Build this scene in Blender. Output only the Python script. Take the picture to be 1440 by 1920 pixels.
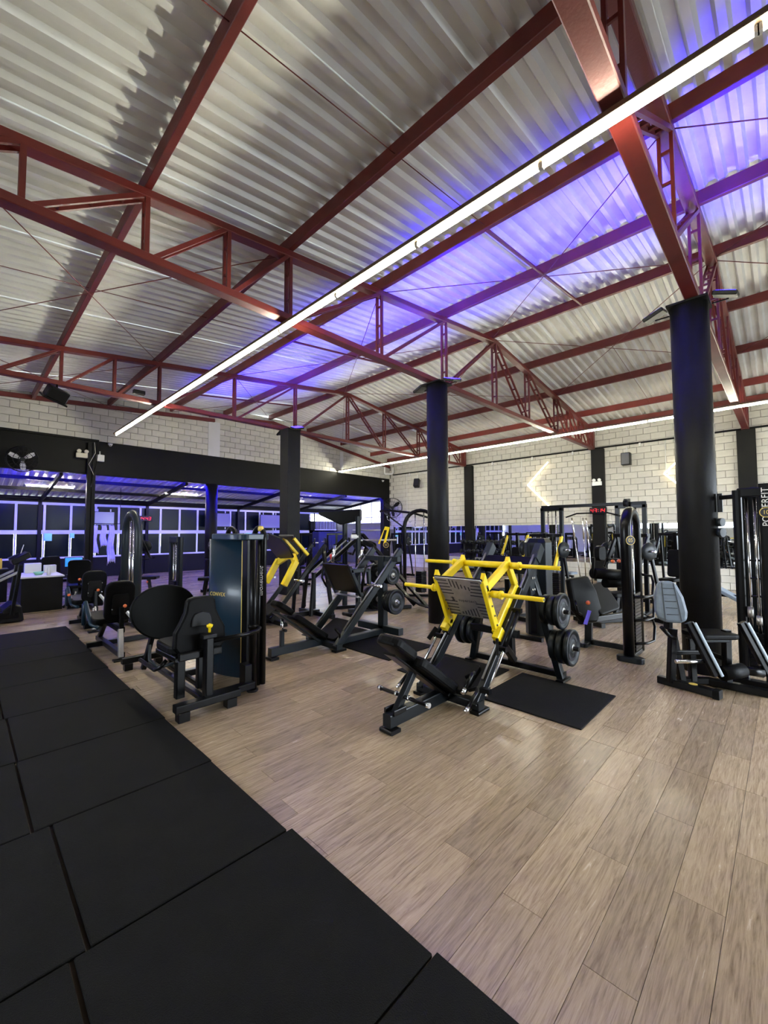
import bpy, bmesh, math, random
from mathutils import Vector, Matrix, Euler, Quaternion
random.seed(7)
for _o in list(bpy.data.objects): bpy.data.objects.remove(_o, do_unlink=True)
SC = bpy.context.scene
COL = SC.collection
# ---------------------------------------------------------------- camera
cam_d = bpy.data.cameras.new('camera'); cam = bpy.data.objects.new('camera', cam_d); COL.objects.link(cam)
cam_d.sensor_fit = 'HORIZONTAL'; cam_d.sensor_width = 36.0; cam_d.lens = 773.84/1440*36
cam_d.clip_start = 0.05; cam_d.clip_end = 200
cam.matrix_world = Matrix(((0.6980, -0.0323, -0.7153, 0), (-0.7161, -0.0360, -0.6971, 0), (-0.0032, 0.9988, -0.0482, 1.68), (0, 0, 0, 1)))
SC.camera = cam
# ---------------------------------------------------------------- world and exposure
W = bpy.data.worlds.new('World'); SC.world = W; W.use_nodes = True
_bg = W.node_tree.nodes['Background']; _bg.inputs[0].default_value = (0.80, 0.90, 1.0, 1); _bg.inputs[1].default_value = 17.0
SC.view_settings.view_transform = 'Standard'; SC.view_settings.look = 'None'
SC.view_settings.exposure = 0.26; SC.view_settings.gamma = 1.0; SC.view_settings.use_curve_mapping = False
TUBE_POWER = 165.0      # radiance of the LED tubes
BLUE_POWER = 650.0     # watts of each blue floodlight on the columns
SC.cycles.max_bounces = 8; SC.cycles.diffuse_bounces = 4; SC.cycles.glossy_bounces = 5
SC.cycles.sample_clamp_indirect = 6.0
def portal(name, loc, rot, sx, sy):
    l = bpy.data.lights.new(name, 'AREA'); l.shape = 'RECTANGLE'; l.size = sx; l.size_y = sy
    l.cycles.is_portal = True
    o = bpy.data.objects.new(name, l); COL.objects.link(o); o.location = loc; o.rotation_euler = rot
    return o
# ---------------------------------------------------------------- materials
MATS = {}
def mat(name, color, rough=0.5, metal=0.0, emit=None, estr=0.0, noise=0.0, nscale=8.0, bump=0.0, bscale=60.0, spec=0.5, coat=0.0, rand=0.0, alpha=1.0):
    m = bpy.data.materials.new(name); m.use_nodes = True
    nt = m.node_tree; b = nt.nodes['Principled BSDF']
    b.inputs['Base Color'].default_value = (*color, 1); b.inputs['Roughness'].default_value = rough
    b.inputs['Metallic'].default_value = metal; b.inputs['Specular IOR Level'].default_value = spec
    b.inputs['Coat Weight'].default_value = coat
    if emit is not None:
        b.inputs['Emission Color'].default_value = (*emit, 1); b.inputs['Emission Strength'].default_value = estr
    tc = nt.nodes.new('ShaderNodeTexCoord')
    if noise > 0 or rand > 0:
        n = nt.nodes.new('ShaderNodeTexNoise'); n.inputs['Scale'].default_value = nscale; n.inputs['Detail'].default_value = 5
        nt.links.new(tc.outputs['Object'], n.inputs['Vector'])
        mr = nt.nodes.new('ShaderNodeMapRange'); mr.inputs['From Min'].default_value = 0.25; mr.inputs['From Max'].default_value = 0.75
        mr.inputs['To Min'].default_value = 1-noise; mr.inputs['To Max'].default_value = 1+noise
        nt.links.new(n.outputs['Fac'], mr.inputs['Value'])
        val = mr.outputs[0]
        if rand > 0:
            oi = nt.nodes.new('ShaderNodeObjectInfo'); mr2 = nt.nodes.new('ShaderNodeMapRange')
            mr2.inputs['To Min'].default_value = 1-rand; mr2.inputs['To Max'].default_value = 1+rand
            nt.links.new(oi.outputs['Random'], mr2.inputs['Value'])
            mu = nt.nodes.new('ShaderNodeMath'); mu.operation = 'MULTIPLY'
            nt.links.new(val, mu.inputs[0]); nt.links.new(mr2.outputs[0], mu.inputs[1]); val = mu.outputs[0]
        vm = nt.nodes.new('ShaderNodeVectorMath'); vm.operation = 'SCALE'; vm.inputs[0].default_value = color
        nt.links.new(val, vm.inputs['Scale']); nt.links.new(vm.outputs[0], b.inputs['Base Color'])
    if bump > 0:
        n2 = nt.nodes.new('ShaderNodeTexNoise'); n2.inputs['Scale'].default_value = bscale; n2.inputs['Detail'].default_value = 4
        nt.links.new(tc.outputs['Object'], n2.inputs['Vector'])
        bp = nt.nodes.new('ShaderNodeBump'); bp.inputs['Strength'].default_value = bump; bp.inputs['Distance'].default_value = 0.01
        nt.links.new(n2.outputs['Fac'], bp.inputs['Height']); nt.links.new(bp.outputs[0], b.inputs['Normal'])
    MATS[name] = m
    return m
mat('red_steel', (0.125, 0.0155, 0.012), 0.42, noise=0.25, nscale=3, bump=0.15, bscale=40)
mat('roof_metal', (0.70, 0.70, 0.67), 0.45, metal=0.25, noise=0.10, nscale=2.5)
mat('block_paint', (0.56, 0.54, 0.485), 0.75, noise=0.06, nscale=9, bump=0.25, bscale=90, rand=0.06)
mat('mortar', (0.20, 0.19, 0.165), 0.9, noise=0.1)
mat('plaster', (0.66, 0.66, 0.66), 0.8, noise=0.06, nscale=2, bump=0.1)
mat('black_paint', (0.0040, 0.0038, 0.0034), 0.55, noise=0.25, nscale=3, bump=0.1, spec=0.18)
mat('column_paint', (0.0105, 0.0105, 0.011), 0.5, noise=0.22, nscale=2.2, bump=0.25, bscale=18, spec=0.15)
mat('rubber', (0.0045, 0.0044, 0.0042), 0.8, noise=0.35, nscale=5, bump=0.5, bscale=220, spec=0.15)
mat('rubber_smooth', (0.0030, 0.0033, 0.0033), 0.5, noise=0.2, nscale=5, spec=0.1)
mat('black_steel', (0.0030, 0.0030, 0.0036), 0.28, noise=0.15, nscale=6, spec=0.16, coat=0.06)
mat('grey_steel', (0.013, 0.0185, 0.0235), 0.38, noise=0.12, nscale=6, spec=0.28)
mat('slate_steel', (0.0048, 0.0070, 0.0095), 0.33, noise=0.12, nscale=6, spec=0.2, coat=0.05)
mat('blue_steel', (0.010, 0.026, 0.046), 0.30, noise=0.10, nscale=3, spec=0.3, coat=0.1)
mat('upholstery', (0.0026, 0.0026, 0.0030), 0.45, noise=0.2, nscale=20, bump=0.2, bscale=300, spec=0.1)
mat('grey_leather', (0.15, 0.185, 0.23), 0.42, noise=0.1, nscale=20, bump=0.2, bscale=250)
mat('sheen_steel', (0.26, 0.32, 0.38), 0.4)  # dark steel with its daylight reflection put into a pale colour
mat('seam', (0.03, 0.035, 0.04), 0.7)
mat('yellow_paint', (0.85, 0.62, 0.005), 0.36, noise=0.06, nscale=6)
mat('orange_knob', (0.75, 0.16, 0.05), 0.4)
mat('chrome', (0.75, 0.76, 0.78), 0.16, metal=1.0)
mat('worn_steel', (0.42, 0.41, 0.40), 0.38, metal=0.9, noise=0.12, nscale=14)
mat('plate_rubber', (0.0065, 0.0085, 0.0105), 0.4, noise=0.2, nscale=12, spec=0.25)
mat('white_plastic', (0.78, 0.78, 0.76), 0.45)
mat('cream_plastic', (0.62, 0.58, 0.46), 0.5)
mat('black_plastic', (0.004, 0.004, 0.0045), 0.4, spec=0.2)
mat('mirror', (0.80, 0.84, 0.84), 0.015, metal=1.0)
mat('dark_glass', (0.003, 0.006, 0.007), 0.22, spec=0.12, noise=0.4, nscale=1.2)
mat('frame_white', (0.62, 0.62, 0.66), 0.5)
mat('gold_print', (0.75, 0.55, 0.12), 0.4)
mat('white_print', (0.8, 0.8, 0.8), 0.5)
mat('label_black', (0.01, 0.01, 0.02), 0.35)
mat('violet_tag', (0.16, 0.12, 0.75), 0.5)
mat('red_cloth', (0.55, 0.03, 0.03), 0.6)
mat('skirt_blue', (0.008, 0.010, 0.06), 0.5)
mat('paper', (0.75, 0.75, 0.78), 0.8)
mat('green_plastic', (0.25, 0.6, 0.4), 0.5)
mat('cardboard_yellow', (0.75, 0.5, 0.08), 0.7)
mat('cloth_white', (0.7, 0.68, 0.72), 0.9, noise=0.15, nscale=8)
mat('tube_glow', (1, 1, 1), 0.5, emit=(0.96, 0.94, 0.73), estr=TUBE_POWER)
mat('neon_glow', (1, 1, 1), 0.5, emit=(1.0, 0.83, 0.52), estr=9)
mat('warm_glow', (1, 1, 1), 0.5, emit=(1.0, 0.92, 0.75), estr=260)
mat('blue_glow', (0.1, 0.1, 1), 0.5, emit=(0.02, 0.01, 1.0), estr=14)
mat('blue_strip_glow', (0.1, 0.1, 1), 0.5, emit=(0.015, 0.008, 1.0), estr=420)
mat('red_digit', (0.8, 0.02, 0.02), 0.5, emit=(1.0, 0.02, 0.04), estr=1.3)
mat('tv_screen', (0.02, 0.02, 0.05), 0.15, emit=(0.10, 0.09, 0.42), estr=0.9)
mat('monitor_screen', (0.02, 0.1, 0.3), 0.2, emit=(0.02, 0.20, 0.75), estr=1.2)
mat('poster_green', (0.30, 0.85, 0.48), 0.5)
mat('frost', (0.9, 0.92, 0.95), 0.6)
# wood plank material: grain stretched along local X, colour varied per object
def wood():
    m = bpy.data.materials.new('vinyl_wood'); m.use_nodes = True; nt = m.node_tree; b = nt.nodes['Principled BSDF']
    tc = nt.nodes.new('ShaderNodeTexCoord'); oi = nt.nodes.new('ShaderNodeObjectInfo')
    geo = nt.nodes.new('ShaderNodeNewGeometry')
    add = nt.nodes.new('ShaderNodeVectorMath'); add.operation = 'ADD'
    comb = nt.nodes.new('ShaderNodeCombineXYZ')
    ri = nt.nodes.new('ShaderNodeMath'); ri.operation = 'ADD'
    nt.links.new(oi.outputs['Random'], ri.inputs[0]); nt.links.new(geo.outputs['Random Per Island'], ri.inputs[1])
    mz = nt.nodes.new('ShaderNodeMath'); mz.operation = 'MULTIPLY'; mz.inputs[1].default_value = 37.0
    nt.links.new(ri.outputs[0], mz.inputs[0]); nt.links.new(mz.outputs[0], comb.inputs[2])
    nt.links.new(tc.outputs['Object'], add.inputs[0]); nt.links.new(comb.outputs[0], add.inputs[1])
    mp = nt.nodes.new('ShaderNodeMapping'); mp.inputs['Scale'].default_value = (1.3, 15, 1.0)
    nt.links.new(add.outputs[0], mp.inputs[0])
    n1 = nt.nodes.new('ShaderNodeTexNoise'); n1.inputs['Scale'].default_value = 2.2; n1.inputs['Detail'].default_value = 8; n1.inputs['Roughness'].default_value = 0.62; n1.inputs['Distortion'].default_value = 1.6
    nt.links.new(mp.outputs[0], n1.inputs['Vector'])
    mp2 = nt.nodes.new('ShaderNodeMapping'); mp2.inputs['Scale'].default_value = (2.4, 55, 1.0)
    nt.links.new(add.outputs[0], mp2.inputs[0])
    n2 = nt.nodes.new('ShaderNodeTexNoise'); n2.inputs['Scale'].default_value = 3.0; n2.inputs['Detail'].default_value = 6; n2.inputs['Roughness'].default_value = 0.7
    nt.links.new(mp2.outputs[0], n2.inputs['Vector'])
    mixf = nt.nodes.new('ShaderNodeMath'); mixf.operation = 'MULTIPLY_ADD'; mixf.inputs[1].default_value = 0.45; 
    nt.links.new(n2.outputs['Fac'], mixf.inputs[0]); 
    h = nt.nodes.new('ShaderNodeMath'); h.operation = 'MULTIPLY'; h.inputs[1].default_value = 0.6
    nt.links.new(n1.outputs['Fac'], h.inputs[0]); nt.links.new(h.outputs[0], mixf.inputs[2])
    cr = nt.nodes.new('ShaderNodeValToRGB'); e = cr.color_ramp.elements
    e[0].position = 0.30; e[0].color = (0.125, 0.086, 0.055, 1); e[1].position = 0.74; e[1].color = (0.445, 0.338, 0.228, 1)
    e2 = cr.color_ramp.elements.new(0.46); e2.color = (0.268, 0.195, 0.127, 1)
    e3 = cr.color_ramp.elements.new(0.55); e3.color = (0.345, 0.259, 0.173, 1)
    nt.links.new(mixf.outputs[0], cr.inputs[0])
    hs = nt.nodes.new('ShaderNodeHueSaturation')
    fr = nt.nodes.new('ShaderNodeMath'); fr.operation = 'FRACT'; nt.links.new(ri.outputs[0], fr.inputs[0])
    mv = nt.nodes.new('ShaderNodeMapRange'); mv.inputs['To Min'].default_value = 0.80; mv.inputs['To Max'].default_value = 1.18
    nt.links.new(fr.outputs[0], mv.inputs['Value']); nt.links.new(mv.outputs[0], hs.inputs['Value'])
    nt.links.new(cr.outputs[0], hs.inputs['Color']); nt.links.new(hs.outputs[0], b.inputs['Base Color'])
    mr = nt.nodes.new('ShaderNodeMapRange'); mr.inputs['To Min'].default_value = 0.22; mr.inputs['To Max'].default_value = 0.30
    nt.links.new(n1.outputs['Fac'], mr.inputs['Value']); nt.links.new(mr.outputs[0], b.inputs['Roughness'])
    bp = nt.nodes.new('ShaderNodeBump'); bp.inputs['Strength'].default_value = 0.05; bp.inputs['Distance'].default_value = 0.002
    nt.links.new(n2.outputs['Fac'], bp.inputs['Height']); nt.links.new(bp.outputs[0], b.inputs['Normal'])
    b.inputs['Specular IOR Level'].default_value = 0.55
    MATS['vinyl_wood'] = m
wood()
# ---------------------------------------------------------------- mesh builder
V = Vector
class MB:
    def __init__(s): s.v = []; s.f = []; s.sm = []
    def add(s, vs, fs, smooth=False):
        n = len(s.v); s.v += [tuple(p) for p in vs]; s.f += [tuple(i+n for i in f) for f in fs]; s.sm += [smooth]*len(fs); return s
    def box(s, c, d, rot=None):
        hx, hy, hz = d[0]/2, d[1]/2, d[2]/2
        ps = [V((x, y, z)) for x in (-hx, hx) for y in (-hy, hy) for z in (-hz, hz)]
        if rot is not None:
            R = rot if isinstance(rot, Matrix) else Euler(rot).to_matrix()
            ps = [R @ p for p in ps]
        ps = [p + V(c) for p in ps]
        return s.add(ps, [(0, 1, 3, 2), (4, 6, 7, 5), (0, 4, 5, 1), (2, 3, 7, 6), (0, 2, 6, 4), (1, 5, 7, 3)])
    def bb(s, x0, x1, y0, y1, z0, z1): return s.box(((x0+x1)/2, (y0+y1)/2, (z0+z1)/2), (abs(x1-x0), abs(y1-y0), abs(z1-z0)))
    def frame(s, p, q, up=(0, 0, 1)):
        p, q = V(p), V(q); d = (q-p).normalized(); u = V(up)
        if abs(d.dot(u)) > 0.98: u = V((1, 0, 0)) if abs(d.x) < 0.9 else V((0, 1, 0))
        a = d.cross(u).normalized(); b = a.cross(d).normalized()
        return d, a, b
    def beam(s, p, q, w, h, up=(0, 0, 1)):      # w across (horizontal), h along up
        d, a, b = s.frame(p, q, up); p, q = V(p), V(q)
        ps = [e + a*sx*w/2 + b*sy*h/2 for e in (p, q) for sx, sy in ((-1, -1), (1, -1), (1, 1), (-1, 1))]
        return s.add(ps, [(3, 2, 1, 0), (4, 5, 6, 7), (0, 1, 5, 4), (1, 2, 6, 5), (2, 3, 7, 6), (3, 0, 4, 7)])
    def rbeam(s, p, q, w, h, r=0.012, up=(0, 0, 1)):   # beam with rounded long edges
        d, a, b = s.frame(p, q, up); p, q = V(p), V(q)
        r = min(r, w*.45, h*.45); prof = []
        for cx, cy, a0 in ((w/2-r, h/2-r, 0), (-w/2+r, h/2-r, 90), (-w/2+r, -h/2+r, 180), (w/2-r, -h/2+r, 270)):
            for k in (0, 45, 90):
                t = math.radians(a0+k); prof.append((cx+r*math.cos(t), cy+r*math.sin(t)))
        n = len(prof); ps = [e + a*x + b*y for e in (p, q) for x, y in prof]
        s.add(ps[:], [tuple(range(n-1, -1, -1)), tuple(range(n, 2*n))] if False else [(i, (i+1) % n, n+(i+1) % n, n+i) for i in range(n)])
        k = len(s.v)-2*n
        s.f += [tuple(k+i for i in range(n)), tuple(k+n+i for i in range(n-1, -1, -1))]; s.sm += [False, False]
        return s
    def cyl(s, p, q, r, n=12, r2=None, cap=True):
        d, a, b = s.frame(p, q); p, q = V(p), V(q); r2 = r if r2 is None else r2
        ps = [e + (a*math.cos(2*math.pi*i/n) + b*math.sin(2*math.pi*i/n))*rr for e, rr in ((p, r), (q, r2)) for i in range(n)]
        s.add(ps, [(i, (i+1) % n, n+(i+1) % n, n+i) for i in range(n)], True)
        if cap:
            k = len(s.v)-2*n; s.f += [tuple(k+i for i in range(n-1, -1, -1)), tuple(k+n+i for i in range(n))]; s.sm += [False, False]
        return s
    def tube(s, pts, r, n=10, closed=False):
        pts = [V(p) for p in pts]; m = len(pts); rings = []; prev = None
        for i in range(m):
            if closed: t = (pts[(i+1) % m]-pts[i-1]).normalized()
            else: t = (pts[min(i+1, m-1)]-pts[max(i-1, 0)]).normalized()
            if prev is None:
                u = V((0, 0, 1)) if abs(t.z) < 0.9 else V((1, 0, 0))
                a = t.cross(u).normalized()
            else: a = (prev - t*prev.dot(t)).normalized()
            prev = a; b = t.cross(a); rings.append((pts[i], a, b))
        ps = [c + (a*math.cos(2*math.pi*k/n)+b*math.sin(2*math.pi*k/n))*r for c, a, b in rings for k in range(n)]
        fs = []
        for i in range(m if closed else m-1):
            j = (i+1) % m
            fs += [(i*n+k, i*n+(k+1) % n, j*n+(k+1) % n, j*n+k) for k in range(n)]
        s.add(ps, fs, True)
        if not closed:
            k0 = len(s.v)-m*n
            s.f += [tuple(k0+k for k in range(n-1, -1, -1)), tuple(k0+(m-1)*n+k for k in range(n))]; s.sm += [False, False]
        return s
    def lathe(s, prof, c, axis=(0, 0, 1), n=24):   # prof: (radius, height along axis)
        ax = V(axis).normalized(); u = V((0, 0, 1)) if abs(ax.z) < 0.9 else V((1, 0, 0))
        a = ax.cross(u).normalized(); b = ax.cross(a); c = V(c); m = len(prof)
        ps = [c + ax*h + (a*math.cos(2*math.pi*k/n)+b*math.sin(2*math.pi*k/n))*r for r, h in prof for k in range(n)]
        s.add(ps, [(i*n+k, (i+1)*n+k, (i+1)*n+(k+1) % n, i*n+(k+1) % n) for i in range(m-1) for k in range(n)], True)
        k0 = len(s.v)-m*n
        if prof[0][0] > 1e-4: s.f.append(tuple(k0+k for k in range(n))); s.sm.append(False)
        if prof[-1][0] > 1e-4: s.f.append(tuple(k0+(m-1)*n+k for k in range(n-1, -1, -1))); s.sm.append(False)
        return s
    def prism(s, poly, o, a, b, th, inset=0.0, lip=0.0):   # outline poly in plane (a,b) at o, thickness th along a x b, optional bevelled face
        o, a, b = V(o), V(a).normalized(), V(b).normalized(); c = a.cross(b).normalized(); n = len(poly)
        cx = sum(p[0] for p in poly)/n; cy = sum(p[1] for p in poly)/n
        def ring(k, h):
            return [o + a*(cx+(x-cx)*k) + b*(cy+(y-cy)*k) + c*h for x, y in poly]
        if inset > 0:
            rs = [ring(1-inset, -th/2), ring(1, -th/2+lip), ring(1, th/2-lip), ring(1-inset, th/2)]
        else: rs = [ring(1, -th/2), ring(1, th/2)]
        ps = [p for r in rs for p in r]; m = len(rs)
        fs = [(i*n+k, i*n+(k+1) % n, (i+1)*n+(k+1) % n, (i+1)*n+k) for i in range(m-1) for k in range(n)]
        fs += [tuple(range(n-1, -1, -1)), tuple((m-1)*n+k for k in range(n))]
        return s.add(ps, fs)
    def pad(s, c, a, b, w, h, th, r=0.05):     # cushion: rounded rectangle in plane (a,b)
        return s.prism(rrect(w, h, r), c, a, b, th, 0.10, th*0.3)
    def build(s, name, m, parent=None, bevel=0.0, smooth_all=False, seg=1, sub=0):
        me = bpy.data.meshes.new(name); me.from_pydata(s.v, [], s.f); me.update()
        bm = bmesh.new(); bm.from_mesh(me); bmesh.ops.recalc_face_normals(bm, faces=bm.faces); bm.to_mesh(me); bm.free()
        me.polygons.foreach_set('use_smooth', [True]*len(me.polygons) if smooth_all else s.sm)
        me.materials.append(MATS[m] if isinstance(m, str) else m)
        o = bpy.data.objects.new(name, me); COL.objects.link(o)
        if parent is not None: o.parent = parent
        if bevel > 0:
            md = o.modifiers.new('bevel', 'BEVEL'); md.width = bevel; md.segments = seg; md.limit_method = 'ANGLE'; md.angle_limit = math.radians(40)
        if sub:
            md = o.modifiers.new('sub', 'SUBSURF'); md.levels = sub; md.render_levels = sub
        return o
def rrect(w, h, r, n=4):
    pts = []
    for cx, cy, a0 in ((w/2-r, h/2-r, 0), (-w/2+r, h/2-r, 90), (-w/2+r, -h/2+r, 180), (w/2-r, -h/2+r, 270)):
        for k in range(n+1):
            t = math.radians(a0+90*k/n); pts.append((cx+r*math.cos(t), cy+r*math.sin(t)))
    return pts
def arc(c, r, a0, a1, u, v, n=10):     # points on an arc in plane (u,v)
    c, u, v = V(c), V(u), V(v)
    return [c + u*r*math.cos(math.radians(a0+(a1-a0)*i/n)) + v*r*math.sin(math.radians(a0+(a1-a0)*i/n)) for i in range(n+1)]
def tag(o, label=None, cat=None, group=None, kind=None):
    if label: o['label'] = label
    if cat: o['category'] = cat
    if group: o['group'] = group
    if kind: o['kind'] = kind
    return o
def thing(name, label, cat, loc=(0, 0, 0), rz=0.0, group=None, kind=None):
    o = bpy.data.objects.new(name, None); COL.objects.link(o); o.location = loc; o.rotation_euler = (0, 0, rz); o.empty_display_size = 0.1
    return tag(o, label, cat, group, kind)
def share(name, me, parent, loc, rot=(0, 0, 0), scale=(1, 1, 1)):
    o = bpy.data.objects.new(name, me); COL.objects.link(o); o.parent = parent; o.location = loc; o.rotation_euler = rot; o.scale = scale
    return o
def text(name, body, size, m, parent, o, a, b, depth=0.001, align='CENTER', spacing=1.0, sx=1.0):   # lettering as mesh: a = reading direction, b = up
    cu = bpy.data.curves.new(name, 'FONT'); cu.body = body; cu.size = size; cu.align_x = align; cu.align_y = 'CENTER'; cu.extrude = depth; cu.space_character = spacing
    cu.resolution_u = 3
    t0 = bpy.data.objects.new(name, cu); COL.objects.link(t0)
    me = bpy.data.meshes.new_from_object(t0.evaluated_get(bpy.context.evaluated_depsgraph_get()))
    bpy.data.objects.remove(t0); bpy.data.curves.remove(cu)
    a, b = V(a).normalized(), V(b).normalized(); c = a.cross(b).normalized(); b = c.cross(a); a = a*sx
    me.transform(Matrix(((a.x, b.x, c.x, o[0]), (a.y, b.y, c.y, o[1]), (a.z, b.z, c.z, o[2]), (0, 0, 0, 1))))
    me.materials.clear(); me.materials.append(MATS[m])
    t = bpy.data.objects.new(name, me); COL.objects.link(t); t.parent = parent
    return t
def copy_tree(o, parent=None):
    c = o.copy(); COL.objects.link(c); c.parent = parent
    for ch in list(o.children): copy_tree(ch, c)
    return c
ORD = ['first', 'second', 'third', 'fourth', 'fifth', 'sixth', 'seventh', 'eighth', 'ninth', 'tenth', 'eleventh', 'twelfth', 'thirteenth', 'fourteenth', 'fifteenth', 'sixteenth']
def zt(x):     # centre height of the truss top chord
    return 6.08-0.117*(8.52-x) if x < 8.52 else 6.08-0.137*(x-8.52)
# ================================================================ STRUCTURE
XL, XR, YF, YB, YW = -5.0, 15.3, -5.0, 14.5, 19.0
CI = cam.matrix_world.inverted()
def shown(p):      # size measure of a piece in the photograph's view (0 when outside)
    q = CI @ V(p)
    if q.z > -0.2: return 0
    u, v = q.x/-q.z*773.84, q.y/-q.z*773.84
    if abs(u) > 770 or abs(v) > 1010: return 0
    return 1.0/(-q.z)
# ---- ground outside, floor slab and planks
tag(MB().bb(-40, 60, -60, 60, -0.30, -0.16).build('ground', mat('asphalt', (0.16, 0.16, 0.15), 0.9, noise=0.2)), 'grey asphalt yard outside the gym', 'ground', kind='structure')
fo = tag(MB().bb(XL, XR+0.3, YF, YW+0.2, -0.15, -0.006).build('floor', mat('floor_slab', (0.055, 0.04, 0.03), 0.8)), 'wood-look vinyl plank floor of the gym hall', 'floor', kind='structure')
PW, PL, PG = 0.19, 1.22, 0.0022
planks = []
row = 0; y = -2.6
while y < YW:
    off = (row*0.47) % 1.0*PL
    for side in (0, 1):
        x = 3.6-off if side == 0 else 3.6+off
        segs = []
        if side == 0:
            xa = 3.6; xb = 3.6-(off if off > 0.15 else PL)
            lim = -4.9 if y > 9.0 else 1.2
            while xa > -4.9:
                if xa > lim+0.05: segs.append((max(xb, lim), xa))
                elif y <= 9.0 and xa < -0.7: segs.append((max(xb, -4.9), xa))
                xa = xb; xb -= PL
        else:
            xa = 3.6; xb = 3.6+((off+0.31) % PL+0.12)
            while xa < XR: segs.append((xa, min(xb, XR))); xa = xb; xb += PL
        for a, b in segs:
            if b-a > 0.03: planks.append((a, b, y, y+PW))
    y += PW; row += 1
planks = [(shown(((a+b)/2, (c+d)/2, 0)), a, b, c, d) for a, b, c, d in planks]
planks.sort(key=lambda t: -t[0])
_me = {}
pm = MB().bb(-0.5, 0.5, -PW/2+PG/2, PW/2-PG/2, -0.0058, 0).build('plank', 'vinyl_wood'); pme = pm.data; bpy.data.objects.remove(pm)
for k, (s, a, b, c, d) in enumerate(planks[:300]):
    L = b-a-PG; key = round(L, 2)
    if key not in _me:
        q = MB().bb(-L/2, L/2, -PW/2+PG/2, PW/2-PG/2, -0.0058, 0).build('plank', 'vinyl_wood'); _me[key] = q.data; bpy.data.objects.remove(q)
    share('plank', _me[key], fo, ((a+b)/2, (c+d)/2, 0))
far = MB()
for s, a, b, c, d in planks[300:]:
    if s > 0 or True: far.add([(a+PG, c+PG, 0), (b-PG, c+PG, 0), (b-PG, d-PG, 0), (a+PG, d-PG, 0)], [(0, 1, 2, 3)])
tag(far.build('far_planks', 'vinyl_wood', fo), kind='stuff')
# ---- roof: corrugated sheets as children of the ceiling, purlins too
ce = thing('ceiling', 'corrugated grey metal roof on red steel purlins', 'ceiling', kind='structure')
def sheet(x0, x1, zf, y0, n, pitch=0.2, h=0.05):
    m = MB(); prof = []
    for i in range(n):
        b = y0+i*pitch
        prof += [(b, 0), (b+0.055, 0), (b+0.085, h), (b+0.165, h), (b+0.195, 0)]
    prof.append((y0+n*pitch+0.05, 0.0006))
    P = []
    for x in (x0, x1): P += [(x, yy, zf(x)+zz) for yy, zz in prof]
    k = len(prof)
    return m.add(P, [(i, i+1, k+i+1, k+i) for i in range(k-1)])
ROOF = 0.235
yy = YF-0.4
j = 0
while yy < YB+0.2:
    n = 5 if yy+1.0 <= YB+0.45 else 2
    for x0, x1 in ((XL-0.3, 8.52), (8.52, XR+0.4)):
        dz = 0.012*(j % 2)
        sheet(x0, x1, lambda x, dz=dz: zt(x)+ROOF+dz, yy, n).build('roof_sheet', 'roof_metal', ce)
    yy += n*0.2; j += 1
tag(MB().bb(8.2, 8.85, YF-0.4, YB+0.3, 6.40, 6.42).build('ridge_cap', 'roof_metal', ce), 'bent metal cap along the roof ridge')
PUR = [-4.3, -2.4, -0.55, 1.26, 3.0, 4.75, 6.56, 8.40, 10.2, 12.06, 13.95, 15.15]
def channel(m, p, q, w, h, t=0.006):
    m.beam(p, q, t, h)
    d, a, b = m.frame(p, q)
    for sgn in (1, -1):
        o = b*(sgn*(h/2-t/2)) + a*(w/2)
        m.beam(V(p)+o, V(q)+o, w, t)
    return m
for x in PUR:
    z = zt(x)+0.05+0.09
    m = MB(); m.beam((x, YF, z), (x, YB, z), 0.07, 0.18)
    m.build('purlin', 'red_steel', ce, bevel=0.006)
# ---- trusses
NODES = [-4.7, -3.8, -2.9, -1.95, -0.7, 0.28, 1.26, 2.14, 3.0, 4.75, 6.56, 8.52, 10.2, 12.06, 13.05, 14.0, 14.9]
TY = [(-3.3, 'nearest red roof truss behind the camera'), (0.725, 'red steel roof truss over the right column'), (4.72, 'red steel roof truss over the middle round column'), (9.92, 'red steel roof truss carried by the square column farther back')]
ZB = 4.55
def web(m, p, q, y, w=0.045, gap=0.052):
    p, q = V(p), V(q)
    for s in (-1, 1):
        o = V((0, s*gap, 0)); m.beam(p+o, q+o, 0.032, w, up=(1, 0, 0) if abs((q-p).normalized().z) > 0.8 else (0, 0, 1))
    L = (q-p).length; nb = max(1, int(L/0.33))
    for i in range(nb):
        c = p.lerp(q, (i+0.7)/(nb+0.4)); m.beam(c-V((0, gap, 0)), c+V((0, gap, 0)), 0.02, 0.03)
for ty, lab in TY:
    t = thing('roof_truss', lab, 'roof truss', (0, ty, 0), kind='structure')
    MB().beam((-4.95, 0, ZB), (15.22, 0, ZB), 0.145, 0.09).build('bottom_chord', 'red_steel', t, bevel=0.008)
    m = MB()
    for a, b in ((-4.95, 8.52), (8.52, 15.22)): m.beam((a, 0, zt(a)), (b, 0, zt(b)), 0.145, 0.09)
    m.build('top_chord', 'red_steel', t, bevel=0.008)
    for i, x in enumerate(NODES):
        m = MB(); web(m, (x, 0, ZB), (x, 0, zt(x)), 0); m.build('web_post', 'red_steel', t)
    for a, b in zip(NODES[:-1], NODES[1:]):
        m = MB()
        if b <= 8.6: web(m, (a+0.07, 0, ZB+0.02), (b-0.03, 0, zt(b)-0.03), 0)
        else: web(m, (a+0.03, 0, zt(a)-0.03), (b-0.07, 0, ZB+0.02), 0)
        m.build('web_diagonal', 'red_steel', t)
    MB().beam((15.12, 0, ZB-0.06), (15.12, 0, zt(15.12)), 0.17, 0.16, up=(1, 0, 0)).build('end_plate', 'red_steel', t)
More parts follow.
